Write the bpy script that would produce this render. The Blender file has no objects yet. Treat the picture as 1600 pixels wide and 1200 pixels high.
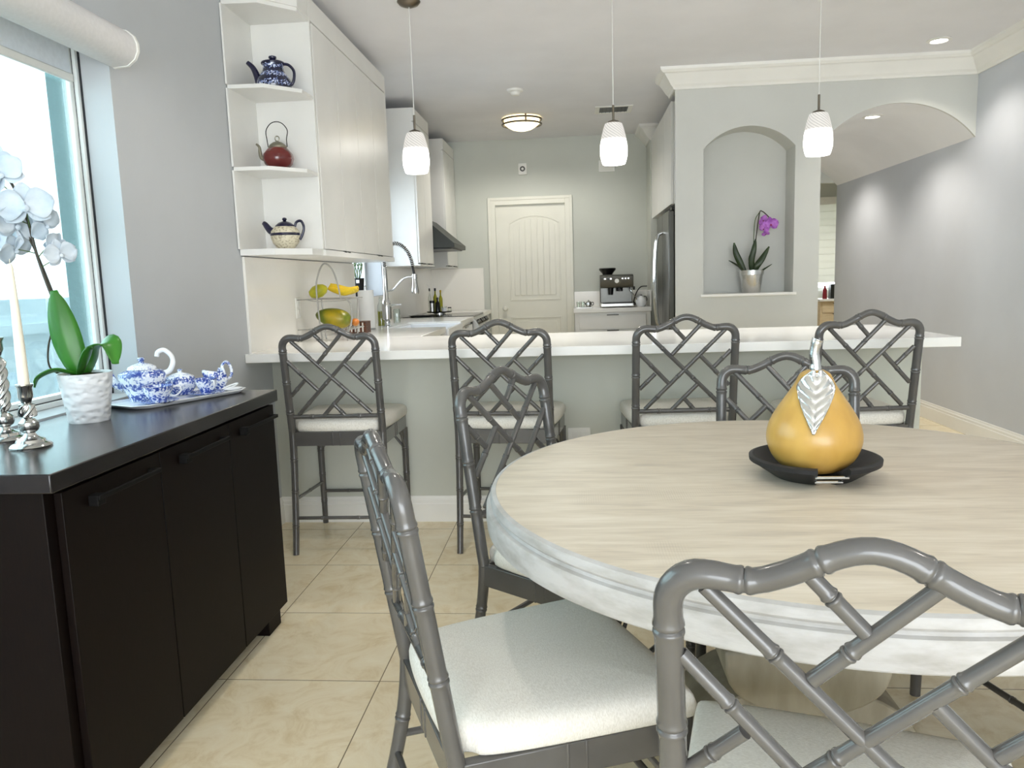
import bpy, bmesh, math, random
from mathutils import Vector, Matrix
PI = math.pi
S = bpy.context.scene
C = S.collection
random.seed(7)

# ------------------------------------------------------------------ camera
CF, CP, CY, CR, CH = 1195.98, 0.135094, -0.0857241, -0.0319898, 1.25
_cp, _sp, _cy, _sy = math.cos(CP), math.sin(CP), math.cos(CY), math.sin(CY)
_fw = Vector((_sy*_cp, _cy*_cp, -_sp)); _rt = Vector((_cy, -_sy, 0)); _up = _rt.cross(_fw)
_r = math.cos(CR)*_rt + math.sin(CR)*_up; _u = -math.sin(CR)*_rt + math.cos(CR)*_up
cam_d = bpy.data.cameras.new('camera'); cam = bpy.data.objects.new('camera', cam_d); C.objects.link(cam)
cam.matrix_world = Matrix(((_r.x, _u.x, -_fw.x, 0), (_r.y, _u.y, -_fw.y, 0), (_r.z, _u.z, -_fw.z, CH), (0, 0, 0, 1)))
cam_d.sensor_width = 36.0; cam_d.lens = CF/1600*36.0; cam_d.clip_start = 0.05; cam_d.clip_end = 200
S.camera = cam

# ------------------------------------------------------------------ world, lights, exposure
WORLD_STRENGTH = 8.6
w = bpy.data.worlds.new('daylight'); S.world = w; w.use_nodes = True
bg = w.node_tree.nodes['Background']; bg.inputs[0].default_value = (0.89, 0.95, 1.0, 1); bg.inputs[1].default_value = WORLD_STRENGTH
S.view_settings.view_transform = 'Standard'; S.view_settings.look = 'None'
S.view_settings.exposure = 0.32; S.view_settings.gamma = 1.0; S.view_settings.use_curve_mapping = False
S.cycles.max_bounces = 10; S.cycles.diffuse_bounces = 6; S.cycles.transparent_max_bounces = 12
S.cycles.sample_clamp_indirect = 6.0; S.cycles.caustics_reflective = False; S.cycles.caustics_refractive = False

def portal(loc, rot, sx, sy):
    d = bpy.data.lights.new('window_portal', 'AREA'); d.shape = 'RECTANGLE'; d.size = sx; d.size_y = sy
    d.cycles.is_portal = True
    o = bpy.data.objects.new('window_portal', d); o.location = loc; o.rotation_euler = rot; C.objects.link(o)
portal((-1.86, 1.65, 1.52), (0, -PI/2, 0), 1.3, 2.1)
portal((-1.86, 5.85, 1.60), (0, -PI/2, 0), 1.1, 0.9)
portal((0.65, -3.62, 1.15), (PI/2, 0, 0), 4.1, 2.3)  # portal for the patio opening added behind the camera
portal((3.7, 11.7, 1.5), (-PI/2, 0, 0), 1.8, 1.6)
def lamp(name, kind, loc, power, col=(1, .93, .84), rot=(0, 0, 0), **k):
    d = bpy.data.lights.new(name, kind); d.energy = power; d.color = col
    for a, b in k.items(): setattr(d, a, b)
    o = bpy.data.objects.new(name, d); o.location = loc; o.rotation_euler = rot; C.objects.link(o)
lamp('recessed_or_added_light', 'SPOT', (2.44, 5.56, 2.715), 26, spot_size=2.1, spot_blend=.6, shadow_soft_size=.05)
lamp('recessed_or_added_light', 'SPOT', (2.34, 6.42, 2.37), 28, spot_size=2.3, spot_blend=.7, shadow_soft_size=.05)
lamp('recessed_or_added_light', 'SPOT', (2.34, 8.0, 2.37), 34, spot_size=2.3, spot_blend=.7, shadow_soft_size=.05)  # extra downlight added deep in the hall to brighten the vault
for _x, _y in ((2.2, 1.6), (-.6, 2.7)):
    lamp('recessed_or_added_light', 'SPOT', (_x, _y, 2.715), 24, spot_size=2.3, spot_blend=.7, shadow_soft_size=.05)  # two added downlights, out of view, to brighten the dining floor
lamp('far_room_added_light', 'SPOT', (3.3, 10.0, 2.44), 60, (1, .97, .93), spot_size=2.6, spot_blend=.5, shadow_soft_size=.08)  # lamp added to brighten the drawers in the far room
lamp('flush_lamp_light', 'SPOT', (-.464, 7.371, 2.60), 42, (1, .96, .88), spot_size=2.95, spot_blend=.4, shadow_soft_size=.10)
for _x in (-.855, .221, 1.285):
    lamp('pendant_lamp_light', 'SPOT', (_x, 4.27, 1.87), 30, (1, .96, .92), spot_size=1.75, spot_blend=.9, shadow_soft_size=.03)

# ------------------------------------------------------------------ materials
def lin(c):
    return tuple((x/255/12.92 if x/255 <= .04045 else ((x/255+.055)/1.055)**2.4) for x in c) + (1,)
def newmat(name):
    m = bpy.data.materials.new(name); m.use_nodes = True
    nt = m.node_tree; b = nt.nodes['Principled BSDF']
    return m, nt, b
def setp(b, rough=.5, metal=0., spec=.5, coat=0., coat_r=.1):
    b.inputs['Roughness'].default_value = rough; b.inputs['Metallic'].default_value = metal
    b.inputs['Specular IOR Level'].default_value = spec
    b.inputs['Coat Weight'].default_value = coat; b.inputs['Coat Roughness'].default_value = coat_r
def mat(name, c, rough=.5, metal=0., c2=None, scale=5., detail=4., stretch=(1, 1, 1), bump=0., bscale=None, spec=.5, coat=0., lo=.35, hi=.65):
    m, nt, b = newmat(name); setp(b, rough, metal, spec, coat)
    N = nt.nodes; L = nt.links
    tc = N.new('ShaderNodeTexCoord'); mp = N.new('ShaderNodeMapping'); mp.inputs['Scale'].default_value = stretch
    L.new(tc.outputs['Object'], mp.inputs[0])
    no = N.new('ShaderNodeTexNoise'); no.inputs['Scale'].default_value = scale; no.inputs['Detail'].default_value = detail
    L.new(mp.outputs[0], no.inputs['Vector'])
    r = N.new('ShaderNodeValToRGB'); r.color_ramp.elements[0].position = lo; r.color_ramp.elements[1].position = hi
    r.color_ramp.elements[0].color = lin(c)
    if c2 is None: c2 = tuple(max(0, x*.975) for x in c)
    r.color_ramp.elements[1].color = lin(c2)
    L.new(no.outputs['Fac'], r.inputs[0]); L.new(r.outputs[0], b.inputs['Base Color'])
    if bump:
        n2 = N.new('ShaderNodeTexNoise'); n2.inputs['Scale'].default_value = bscale or scale*4; n2.inputs['Detail'].default_value = 3
        L.new(mp.outputs[0], n2.inputs['Vector'])
        bp = N.new('ShaderNodeBump'); bp.inputs['Strength'].default_value = bump; bp.inputs['Distance'].default_value = .003
        L.new(n2.outputs['Fac'], bp.inputs['Height']); L.new(bp.outputs[0], b.inputs['Normal'])
    return m
def emit(name, c, s):
    m, nt, b = newmat(name); b.inputs['Base Color'].default_value = lin(c)
    b.inputs['Emission Color'].default_value = lin(c); b.inputs['Emission Strength'].default_value = s
    return m
def glassy(name, tint=(1, 1, 1), refl=.06):
    m = bpy.data.materials.new(name); m.use_nodes = True; nt = m.node_tree; nt.nodes.clear()
    o = nt.nodes.new('ShaderNodeOutputMaterial'); mx = nt.nodes.new('ShaderNodeMixShader'); t = nt.nodes.new('ShaderNodeBsdfTransparent')
    g = nt.nodes.new('ShaderNodeBsdfGlossy'); g.inputs['Roughness'].default_value = .02; t.inputs[0].default_value = tint + (1,)
    lw = nt.nodes.new('ShaderNodeLayerWeight'); lw.inputs[0].default_value = .25
    ma = nt.nodes.new('ShaderNodeMath'); ma.operation = 'MULTIPLY_ADD'; ma.inputs[1].default_value = .5; ma.inputs[2].default_value = refl
    nt.links.new(lw.outputs['Fresnel'], ma.inputs[0]); nt.links.new(ma.outputs[0], mx.inputs[0])
    nt.links.new(t.outputs[0], mx.inputs[1]); nt.links.new(g.outputs[0], mx.inputs[2]); nt.links.new(mx.outputs[0], o.inputs[0])
    return m
M = {}
M['wall'] = mat('wall_paint', (190, 193, 196), .6, bump=.08, bscale=180, scale=2)
M['wall_r'] = mat('hall_wall_paint', (199, 203, 209), .6, bump=.08, bscale=180, scale=2)
M['wall_v'] = mat('vault_paint', (236, 237, 240), .7, scale=2)
M['wall_n'] = mat('niche_wall_paint', (203, 204, 199), .6, bump=.08, bscale=180, scale=2)
M['wall_p'] = mat('peninsula_wall_paint', (198, 200, 190), .6, scale=2)
M['wall_k'] = mat('kitchen_wall_paint', (201, 204, 196), .6, bump=.08, bscale=180, scale=2)
M['ceil'] = mat('ceiling_paint', (233, 233, 237), .8, bump=.1, bscale=120, scale=2)
M['trimw'] = mat('white_trim_paint', (236, 235, 230), .4, scale=3)
M['cab'] = mat('white_cabinet_lacquer', (232, 231, 227), .28, scale=3)
M['door'] = mat('white_door_paint', (228, 227, 216), .4, scale=3)
M['counter'] = mat('white_quartz', (240, 239, 235), .15, c2=(226, 225, 220), scale=1.6, detail=8, lo=.5, hi=.75)
M['splash'] = mat('quartz_backsplash', (238, 235, 228), .18, c2=(214, 210, 202), scale=1.4, detail=9, lo=.52, hi=.8)
M['grey'] = mat('grey_lacquered_bamboo', (87, 85, 83), .24, c2=(80, 78, 76), scale=9, coat=.35)
M['fabric'] = mat('linen_fabric', (236, 232, 224), .9, c2=(220, 215, 205), scale=160, stretch=(1, 3, 1), bump=.35, bscale=500, spec=.2)
M['dark'] = mat('espresso_wood', (16, 8, 5), .5, c2=(10, 5, 4), scale=30, stretch=(8, 8, .5), spec=.12)
M['darktop'] = mat('espresso_wood_top', (24, 19, 22), .22, c2=(18, 14, 16), scale=14, stretch=(8, .8, 8), spec=.6)
M['darkmetal'] = mat('black_handle_metal', (10, 9, 9), .6, spec=.15)
M['black'] = mat('black_plastic', (14, 14, 15), .3)
M['blackwood'] = mat('black_carved_wood', (26, 26, 28), .55, c2=(18, 18, 20), scale=20, stretch=(1, 6, 1))
M['steel'] = mat('brushed_steel', (190, 190, 188), .28, metal=1., scale=40, stretch=(1, 1, 12))
M['steelmid'] = mat('grey_stainless', (106, 106, 102), .32, metal=.95, scale=30, stretch=(12, 12, 1))
M['steeldark'] = mat('dark_stainless', (62, 64, 62), .42, metal=.9, scale=30, stretch=(12, 12, 1))
M['chrome'] = mat('polished_silver', (196, 196, 194), .1, metal=1., scale=8)
M['cast'] = mat('cast_silver', (222, 222, 220), .22, metal=1., scale=60, bump=.3, bscale=70)
M['nickel'] = mat('brushed_nickel', (120, 112, 100), .3, metal=1.)
M['wax'] = mat('cream_candle_wax', (238, 232, 214), .45, scale=3)
M['white_cer'] = mat('white_glazed_ceramic', (238, 240, 242), .2, scale=3)
M['leaf'] = mat('orchid_leaf', (58, 128, 34), .35, c2=(34, 92, 22), scale=8, stretch=(1, 1, .3))
M['leafd'] = mat('dark_orchid_leaf', (42, 62, 24), .4, c2=(28, 44, 16), scale=12)
M['stem'] = mat('orchid_stem', (52, 46, 32), .5, scale=20)
M['stemg'] = mat('green_stem', (74, 96, 44), .5, scale=20)
M['petalw'] = mat('white_petal', (206, 214, 222), .6, c2=(184, 198, 210), scale=18)
M['petalp'] = mat('purple_petal', (196, 128, 214), .5, c2=(150, 66, 172), scale=25, lo=.4, hi=.7)
M['lip'] = mat('orchid_lip', (196, 180, 90), .5)
M['lipp'] = mat('magenta_orchid_lip', (130, 24, 90), .5)
M['pear'] = mat('yellow_pear_glaze', (208, 168, 88), .33, c2=(172, 130, 54), scale=7, stretch=(1.6, 1.6, .5), lo=.3, hi=.8, coat=.2)
M['tabletop'] = None
M['tableside'] = mat('whitewashed_table_edge', (190, 188, 186), .6, c2=(160, 156, 150), scale=14, detail=8, stretch=(1, 1, 3), bump=.3, lo=.4, hi=.75)
M['ped'] = mat('greyed_pedestal_wood', (176, 168, 150), .6, c2=(140, 132, 114), scale=5, detail=8, stretch=(2, 2, .6), bump=.3)
M['beige'] = mat('pale_birch', (222, 204, 172), .5, c2=(210, 190, 156), scale=12, stretch=(1, 1, 6))
M['fence'] = mat('pale_vinyl_fence', (226, 232, 236), .6)
M['stucco'] = mat('exterior_stucco', (140, 160, 160), .9, bump=.8, bscale=60)
M['ground'] = mat('pale_gravel', (200, 200, 196), .9, scale=30)
M['frame'] = mat('white_window_vinyl', (226, 230, 228), .35)
M['gasket'] = mat('black_gasket', (30, 32, 36), .6)
M['shade'] = mat('roller_shade_fabric', (226, 232, 238), .7, scale=60)
M['valance'] = mat('shade_valance_fabric', (216, 214, 214), .6, scale=80)
M['glass'] = glassy('tinted_window_glass', (.56, .66, .67), .03)
M['glass2'] = glassy('clear_window_glass', (.93, .97, 1), .03)
M['clear'] = glassy('clear_glass', (.93, .96, .94), .08)
M['oil'] = mat('green_oil', (158, 156, 26), .15)
M['papaya'] = mat('green_papaya_skin', (96, 108, 16), .35, c2=(186, 156, 20), scale=6, lo=.48, hi=.72)
M['papaya2'] = mat('orange_papaya_skin', (190, 104, 44), .35, c2=(176, 120, 30), scale=8)
M['banana'] = mat('banana_skin', (214, 176, 26), .45, c2=(186, 164, 28), scale=14)
M['pearg'] = mat('yellow_green_mango_skin', (186, 180, 36), .4, c2=(150, 150, 30), scale=14)
M['brown'] = mat('brown_basket_wood', (116, 68, 40), .5, c2=(70, 36, 22), scale=26, stretch=(1, 1, 5))
M['wire'] = mat('grey_basket_wire', (160, 158, 152), .35, metal=.5)
M['paper'] = mat('paper_towel', (244, 244, 242), .9, bump=.4, bscale=160)
M['blackglass'] = mat('black_ceramic_glass', (10, 11, 12), .14, spec=.35)
M['red'] = mat('oxblood_glaze', (110, 22, 18), .22, c2=(88, 14, 12), scale=6, coat=.5)
M['pewter'] = mat('pewter', (150, 146, 130), .35, metal=.9, bump=.2)
M['navy'] = mat('navy_glaze', (18, 16, 52), .2, coat=.4)
M['speck'] = mat('speckled_stoneware', (214, 206, 182), .5, c2=(120, 104, 74), scale=90, lo=.5, hi=.72, bump=.3)
M['amber'] = emit('amber_lamp_glass', (255, 236, 190), 2.3)
M['led'] = emit('recessed_lens', (255, 250, 240), 12)
def blind_mat():
    m, nt, b = newmat('roman_blind_fabric'); setp(b, .9, 0, .1); b.inputs['Base Color'].default_value = lin((236, 236, 230))
    t = nt.nodes.new('ShaderNodeBsdfTranslucent'); t.inputs[0].default_value = lin((178, 178, 170)); mx = nt.nodes.new('ShaderNodeMixShader'); mx.inputs[0].default_value = .42
    no = nt.nodes.new('ShaderNodeTexNoise'); no.inputs['Scale'].default_value = 90; bp = nt.nodes.new('ShaderNodeBump'); bp.inputs['Strength'].default_value = .2
    nt.links.new(no.outputs['Fac'], bp.inputs['Height']); nt.links.new(bp.outputs[0], b.inputs['Normal'])
    nt.links.new(b.outputs[0], mx.inputs[1]); nt.links.new(t.outputs[0], mx.inputs[2]); nt.links.new(mx.outputs[0], nt.nodes['Material Output'].inputs[0]); return m
M['blind'] = blind_mat()
M['tealglass'] = mat('dark_red_bottle', (120, 20, 30), .3)

def wood_top():
    m, nt, b = newmat('whitewashed_mango_wood'); setp(b, .42, 0, .4)
    N, L = nt.nodes, nt.links
    tc = N.new('ShaderNodeTexCoord'); mp = N.new('ShaderNodeMapping')
    mp.inputs['Rotation'].default_value = (0, 0, .12); mp.inputs['Scale'].default_value = (2.2, 12, 1)
    L.new(tc.outputs['Object'], mp.inputs[0])
    n1 = N.new('ShaderNodeTexNoise'); n1.inputs['Scale'].default_value = 2.2; n1.inputs['Detail'].default_value = 8; n1.inputs['Distortion'].default_value = .6
    L.new(mp.outputs[0], n1.inputs['Vector'])
    mp2 = N.new('ShaderNodeMapping'); mp2.inputs['Rotation'].default_value = (0, 0, .12); mp2.inputs['Scale'].default_value = (4, 60, 1); L.new(tc.outputs['Object'], mp2.inputs[0])
    n2 = N.new('ShaderNodeTexNoise'); n2.inputs['Scale'].default_value = 3; n2.inputs['Detail'].default_value = 6; L.new(mp2.outputs[0], n2.inputs['Vector'])
    r = N.new('ShaderNodeValToRGB'); e = r.color_ramp.elements
    e[0].position = .26; e[0].color = lin((182, 170, 154)); e[1].position = .70; e[1].color = lin((220, 210, 194))
    k = e.new(.48); k.color = lin((206, 194, 175))
    ad = N.new('ShaderNodeMix'); ad.data_type = 'FLOAT'; ad.inputs[0].default_value = .36
    L.new(n1.outputs['Fac'], ad.inputs[2]); L.new(n2.outputs['Fac'], ad.inputs[3]); L.new(ad.outputs[0], r.inputs[0])
    # cross-cut saw marks in patches
    wv = N.new('ShaderNodeTexWave'); wv.inputs['Scale'].default_value = 60; wv.inputs['Distortion'].default_value = 2; L.new(tc.outputs['Object'], wv.inputs['Vector'])
    n3 = N.new('ShaderNodeTexNoise'); n3.inputs['Scale'].default_value = 4; L.new(tc.outputs['Object'], n3.inputs['Vector'])
    rr = N.new('ShaderNodeValToRGB'); rr.color_ramp.elements[0].position = .6; rr.color_ramp.elements[1].position = .72; L.new(n3.outputs['Fac'], rr.inputs[0])
    mu = N.new('ShaderNodeMath'); mu.operation = 'MULTIPLY'; L.new(wv.outputs['Fac'], mu.inputs[0]); L.new(rr.outputs[0], mu.inputs[1])
    mu2 = N.new('ShaderNodeMath'); mu2.operation = 'MULTIPLY'; mu2.inputs[1].default_value = .3; L.new(mu.outputs[0], mu2.inputs[0])
    mx = N.new('ShaderNodeMix'); mx.data_type = 'RGBA'; L.new(mu2.outputs[0], mx.inputs[0]); L.new(r.outputs[0], mx.inputs[6]); mx.inputs[7].default_value = lin((170, 158, 140))
    L.new(mx.outputs[2], b.inputs['Base Color'])
    bp = N.new('ShaderNodeBump'); bp.inputs['Strength'].default_value = .25; bp.inputs['Distance'].default_value = .002
    L.new(ad.outputs[0], bp.inputs['Height']); L.new(bp.outputs[0], b.inputs['Normal'])
    return m
M['tabletop'] = wood_top()

def floor_mat():
    m, nt, b = newmat('travertine_tiles'); setp(b, .24, 0, .5)
    N, L = nt.nodes, nt.links
    tc = N.new('ShaderNodeTexCoord'); sx = N.new('ShaderNodeSeparateXYZ'); L.new(tc.outputs['Object'], sx.inputs[0])
    def seam(out, off, size, wd=.0035):
        a = N.new('ShaderNodeMath'); a.operation = 'ADD'; a.inputs[1].default_value = -off + 100*size; L.new(out, a.inputs[0])
        d = N.new('ShaderNodeMath'); d.operation = 'DIVIDE'; d.inputs[1].default_value = size; L.new(a.outputs[0], d.inputs[0])
        f = N.new('ShaderNodeMath'); f.operation = 'FRACT'; L.new(d.outputs[0], f.inputs[0])
        g = N.new('ShaderNodeMath'); g.operation = 'LESS_THAN'; g.inputs[1].default_value = wd/size; L.new(f.outputs[0], g.inputs[0])
        fl = N.new('ShaderNodeMath'); fl.operation = 'FLOOR'; L.new(d.outputs[0], fl.inputs[0])
        return g.outputs[0], fl.outputs[0]
    g1, i1 = seam(sx.outputs[0], -.646, .503); g2, i2 = seam(sx.outputs[1], 2.236, .499)
    mx = N.new('ShaderNodeMath'); mx.operation = 'MAXIMUM'; L.new(g1, mx.inputs[0]); L.new(g2, mx.inputs[1])
    cb = N.new('ShaderNodeCombineXYZ'); L.new(i1, cb.inputs[0]); L.new(i2, cb.inputs[1])
    wn = N.new('ShaderNodeTexWhiteNoise'); L.new(cb.outputs[0], wn.inputs['Vector'])
    vm = N.new('ShaderNodeVectorMath'); vm.operation = 'MULTIPLY_ADD'; vm.inputs[1].default_value = (30, 30, 30); L.new(wn.outputs['Color'], vm.inputs[0]); L.new(tc.outputs['Object'], vm.inputs[2])
    no = N.new('ShaderNodeTexNoise'); no.inputs['Scale'].default_value = 7; no.inputs['Detail'].default_value = 12; no.inputs['Roughness'].default_value = .7; no.inputs['Distortion'].default_value = 1.2
    L.new(vm.outputs[0], no.inputs['Vector'])
    r = N.new('ShaderNodeValToRGB'); e = r.color_ramp.elements; e[0].position = .3; e[0].color = lin((222, 202, 160)); e[1].position = .7; e[1].color = lin((246, 236, 208))
    k = e.new(.5); k.color = lin((239, 225, 192)); L.new(no.outputs['Fac'], r.inputs[0])
    mc = N.new('ShaderNodeMix'); mc.data_type = 'RGBA'; L.new(mx.outputs[0], mc.inputs[0]); L.new(r.outputs[0], mc.inputs[6]); mc.inputs[7].default_value = lin((134, 120, 96))
    L.new(mc.outputs[2], b.inputs['Base Color'])
    return m
M['floor'] = floor_mat()

def blue_china(name, scale, seed, th=.5, dense=(30, 50, 140)):
    m, nt, b = newmat(name); setp(b, .15, 0, .5, .5)
    N, L = nt.nodes, nt.links
    tc = N.new('ShaderNodeTexCoord'); mp = N.new('ShaderNodeMapping'); mp.inputs['Location'].default_value = (seed, seed, 0); L.new(tc.outputs['Object'], mp.inputs[0])
    n = N.new('ShaderNodeTexNoise'); n.inputs['Scale'].default_value = scale; n.inputs['Detail'].default_value = 5; n.inputs['Distortion'].default_value = 1.5; L.new(mp.outputs[0], n.inputs['Vector'])
    v = N.new('ShaderNodeTexVoronoi'); v.inputs['Scale'].default_value = scale*2.2; L.new(mp.outputs[0], v.inputs['Vector'])
    s = N.new('ShaderNodeSeparateXYZ'); L.new(tc.outputs['Object'], s.inputs[0])
    wv = N.new('ShaderNodeMath'); wv.operation = 'SINE'
    ml = N.new('ShaderNodeMath'); ml.operation = 'MULTIPLY'; ml.inputs[1].default_value = 150; L.new(s.outputs[2], ml.inputs[0]); L.new(ml.outputs[0], wv.inputs[0])
    a = N.new('ShaderNodeMath'); a.operation = 'MULTIPLY_ADD'; a.inputs[1].default_value = .10; L.new(wv.outputs[0], a.inputs[0]); L.new(n.outputs['Fac'], a.inputs[2])
    a2 = N.new('ShaderNodeMath'); a2.operation = 'MULTIPLY_ADD'; a2.inputs[1].default_value = -.25; L.new(v.outputs['Distance'], a2.inputs[0]); L.new(a.outputs[0], a2.inputs[2])
    r = N.new('ShaderNodeValToRGB'); e = r.color_ramp.elements
    e[0].position = th-.13; e[0].color = lin((236, 240, 246)); e[1].position = th+.03; e[1].color = lin(dense)
    k = e.new(th-.05); k.color = lin((130, 150, 205)); L.new(a2.outputs[0], r.inputs[0]); L.new(r.outputs[0], b.inputs['Base Color'])
    return m
M['blue1'] = blue_china('blue_transferware', 62, 1, .45, (52, 74, 156))
M['blue2'] = blue_china('blue_transferware_fine', 80, 5, .48, (70, 92, 165))
M['polish'] = blue_china('dark_blue_stamped_pottery', 60, 9, .30, (14, 18, 52))

def shade_mat():
    m, nt, b = newmat('frosted_spiral_glass'); setp(b, .3)
    N, L = nt.nodes, nt.links
    b.inputs['Base Color'].default_value = lin((150, 148, 144))
    tc = N.new('ShaderNodeTexCoord'); s = N.new('ShaderNodeSeparateXYZ'); L.new(tc.outputs['Object'], s.inputs[0])
    at = N.new('ShaderNodeMath'); at.operation = 'ARCTAN2'; L.new(s.outputs[1], at.inputs[0]); L.new(s.outputs[0], at.inputs[1])
    m1 = N.new('ShaderNodeMath'); m1.operation = 'MULTIPLY'; m1.inputs[1].default_value = 18; L.new(at.outputs[0], m1.inputs[0])
    m2 = N.new('ShaderNodeMath'); m2.operation = 'MULTIPLY_ADD'; m2.inputs[1].default_value = 420; L.new(s.outputs[2], m2.inputs[0]); L.new(m1.outputs[0], m2.inputs[2])
    si = N.new('ShaderNodeMath'); si.operation = 'SINE'; L.new(m2.outputs[0], si.inputs[0])
    top = N.new('ShaderNodeMapRange'); top.inputs[1].default_value = -.11; top.inputs[2].default_value = -.09; L.new(s.outputs[2], top.inputs[0])
    mr = N.new('ShaderNodeMapRange'); mr.inputs[1].default_value = .2; mr.inputs[2].default_value = .9; mr.inputs[3].default_value = 0; mr.inputs[4].default_value = .5; L.new(si.outputs[0], mr.inputs[0])
    mu = N.new('ShaderNodeMath'); mu.operation = 'MULTIPLY'; L.new(mr.outputs[0], mu.inputs[0]); L.new(top.outputs[0], mu.inputs[1])
    su = N.new('ShaderNodeMath'); su.operation = 'SUBTRACT'; su.inputs[0].default_value = 1.0; L.new(mu.outputs[0], su.inputs[1])
    tp = N.new('ShaderNodeMapRange'); tp.inputs[1].default_value = -.115; tp.inputs[2].default_value = -.08; tp.inputs[3].default_value = 3.2; tp.inputs[4].default_value = .50; L.new(s.outputs[2], tp.inputs[0])
    fin = N.new('ShaderNodeMath'); fin.operation = 'MULTIPLY'; L.new(su.outputs[0], fin.inputs[0]); L.new(tp.outputs[0], fin.inputs[1])
    b.inputs['Emission Color'].default_value = lin((255, 250, 244)); L.new(fin.outputs[0], b.inputs['Emission Strength'])
    return m
M['pendant'] = shade_mat()

def ripple_mat():
    m, nt, b = newmat('rippled_white_ceramic'); setp(b, .3)
    N, L = nt.nodes, nt.links; b.inputs['Base Color'].default_value = lin((232, 234, 236))
    tc = N.new('ShaderNodeTexCoord'); mp = N.new('ShaderNodeMapping'); mp.inputs['Scale'].default_value = (1, 1, 1.6); L.new(tc.outputs['Object'], mp.inputs[0])
    v = N.new('ShaderNodeTexVoronoi'); v.feature = 'SMOOTH_F1'; v.inputs['Scale'].default_value = 46; L.new(mp.outputs[0], v.inputs['Vector'])
    bp = N.new('ShaderNodeBump'); bp.inputs['Strength'].default_value = 1.0; bp.inputs['Distance'].default_value = .006; L.new(v.outputs['Distance'], bp.inputs['Height']); L.new(bp.outputs[0], b.inputs['Normal'])
    return m
M['ripple'] = ripple_mat()

# ------------------------------------------------------------------ geometry helpers
def B(): return bmesh.new()
def add_box(bm, x0, x1, y0, y1, z0, z1, mtx=None):
    vs = [bm.verts.new(Vector(p)) for p in ((x0,y0,z0),(x1,y0,z0),(x1,y1,z0),(x0,y1,z0),(x0,y0,z1),(x1,y0,z1),(x1,y1,z1),(x0,y1,z1))]
    if mtx is not None:
        for v in vs: v.co = mtx @ v.co
    for f in ((0,3,2,1),(4,5,6,7),(0,1,5,4),(1,2,6,5),(2,3,7,6),(3,0,4,7)): bm.faces.new([vs[i] for i in f])
def add_prism(bm, poly, axis, a0, a1):
    # poly: 2D points; axis 'x': (y,z) ; 'y': (x,z) ; 'z': (x,y)
    def P(p, a):
        return {'x': (a, p[0], p[1]), 'y': (p[0], a, p[1]), 'z': (p[0], p[1], a)}[axis]
    A = [bm.verts.new(P(p, a0)) for p in poly]; D = [bm.verts.new(P(p, a1)) for p in poly]
    n = len(poly); bm.faces.new(A[::-1]); bm.faces.new(D)
    for i in range(n): bm.faces.new((A[i], A[(i+1) % n], D[(i+1) % n], D[i]))
def add_tube(bm, pts, r, seg=12, caps=True, closed=False, squash=1.0, side=None):
    pts = [Vector(p) for p in pts]; n = len(pts)
    rr = r if isinstance(r, (list, tuple)) else [r]*n
    t0 = (pts[1]-pts[0]).normalized()
    nrm = Vector(side) if side else (Vector((0, 0, 1)) if abs(t0.z) < .9 else Vector((1, 0, 0)))
    rings = []
    for i in range(n):
        if closed: t = (pts[(i+1) % n]-pts[i-1]).normalized()
        elif i == 0: t = t0
        elif i == n-1: t = (pts[-1]-pts[-2]).normalized()
        else: t = ((pts[i+1]-pts[i]).normalized()+(pts[i]-pts[i-1]).normalized()).normalized()
        nrm = (nrm - t*nrm.dot(t)).normalized(); bn = t.cross(nrm)
        rings.append([bm.verts.new(pts[i] + rr[i]*(math.cos(2*PI*k/seg)*nrm + squash*math.sin(2*PI*k/seg)*bn)) for k in range(seg)])
    m = n if closed else n-1
    for i in range(m):
        a, b = rings[i], rings[(i+1) % n]
        for k in range(seg): bm.faces.new((a[k], a[(k+1) % seg], b[(k+1) % seg], b[k]))
    if caps and not closed:
        bm.faces.new(rings[0][::-1]); bm.faces.new(rings[-1])
def add_lathe(bm, prof, seg=32, c=(0, 0, 0), sx=1., sy=1., fn=None):
    rings = []
    for r, z in prof:
        if r < 1e-6: rings.append([bm.verts.new((c[0], c[1], c[2]+z))])
        else:
            ring = []
            for k in range(seg):
                a = 2*PI*k/seg; q = r*(fn(a, z) if fn else 1)
                ring.append(bm.verts.new((c[0]+q*sx*math.cos(a), c[1]+q*sy*math.sin(a), c[2]+z)))
            rings.append(ring)
    for a, b in zip(rings, rings[1:]):
        for k in range(seg):
            k2 = (k+1) % seg
            if len(a) == 1 and len(b) == 1: continue
            if len(a) == 1: bm.faces.new((a[0], b[k2], b[k]))
            elif len(b) == 1: bm.faces.new((a[k], a[k2], b[0]))
            else: bm.faces.new((a[k], a[k2], b[k2], b[k]))
    if prof[0] == prof[-1]: return
    if len(rings[0]) > 1: bm.faces.new(rings[0][::-1])
    if len(rings[-1]) > 1: bm.faces.new(rings[-1])
def add_loft(bm, loops, cap0=True, cap1=True):
    R = [[bm.verts.new(p) for p in lp] for lp in loops]; n = len(R[0])
    for a, b in zip(R, R[1:]):
        for k in range(n): bm.faces.new((a[k], a[(k+1) % n], b[(k+1) % n], b[k]))
    if cap0: bm.faces.new(R[0][::-1])
    if cap1: bm.faces.new(R[-1])
def spline(pts, n=8):
    P = [Vector(p) for p in pts]; out = []
    Q = [P[0]*2-P[1]] + P + [P[-1]*2-P[-2]]
    for i in range(1, len(Q)-2):
        for k in range(n):
            t = k/n; a, b, c, d = Q[i-1], Q[i], Q[i+1], Q[i+2]
            out.append(.5*((2*b)+(c-a)*t+(2*a-5*b+4*c-d)*t*t+(3*b-a-3*c+d)*t**3))
    out.append(P[-1]); return out
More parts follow.
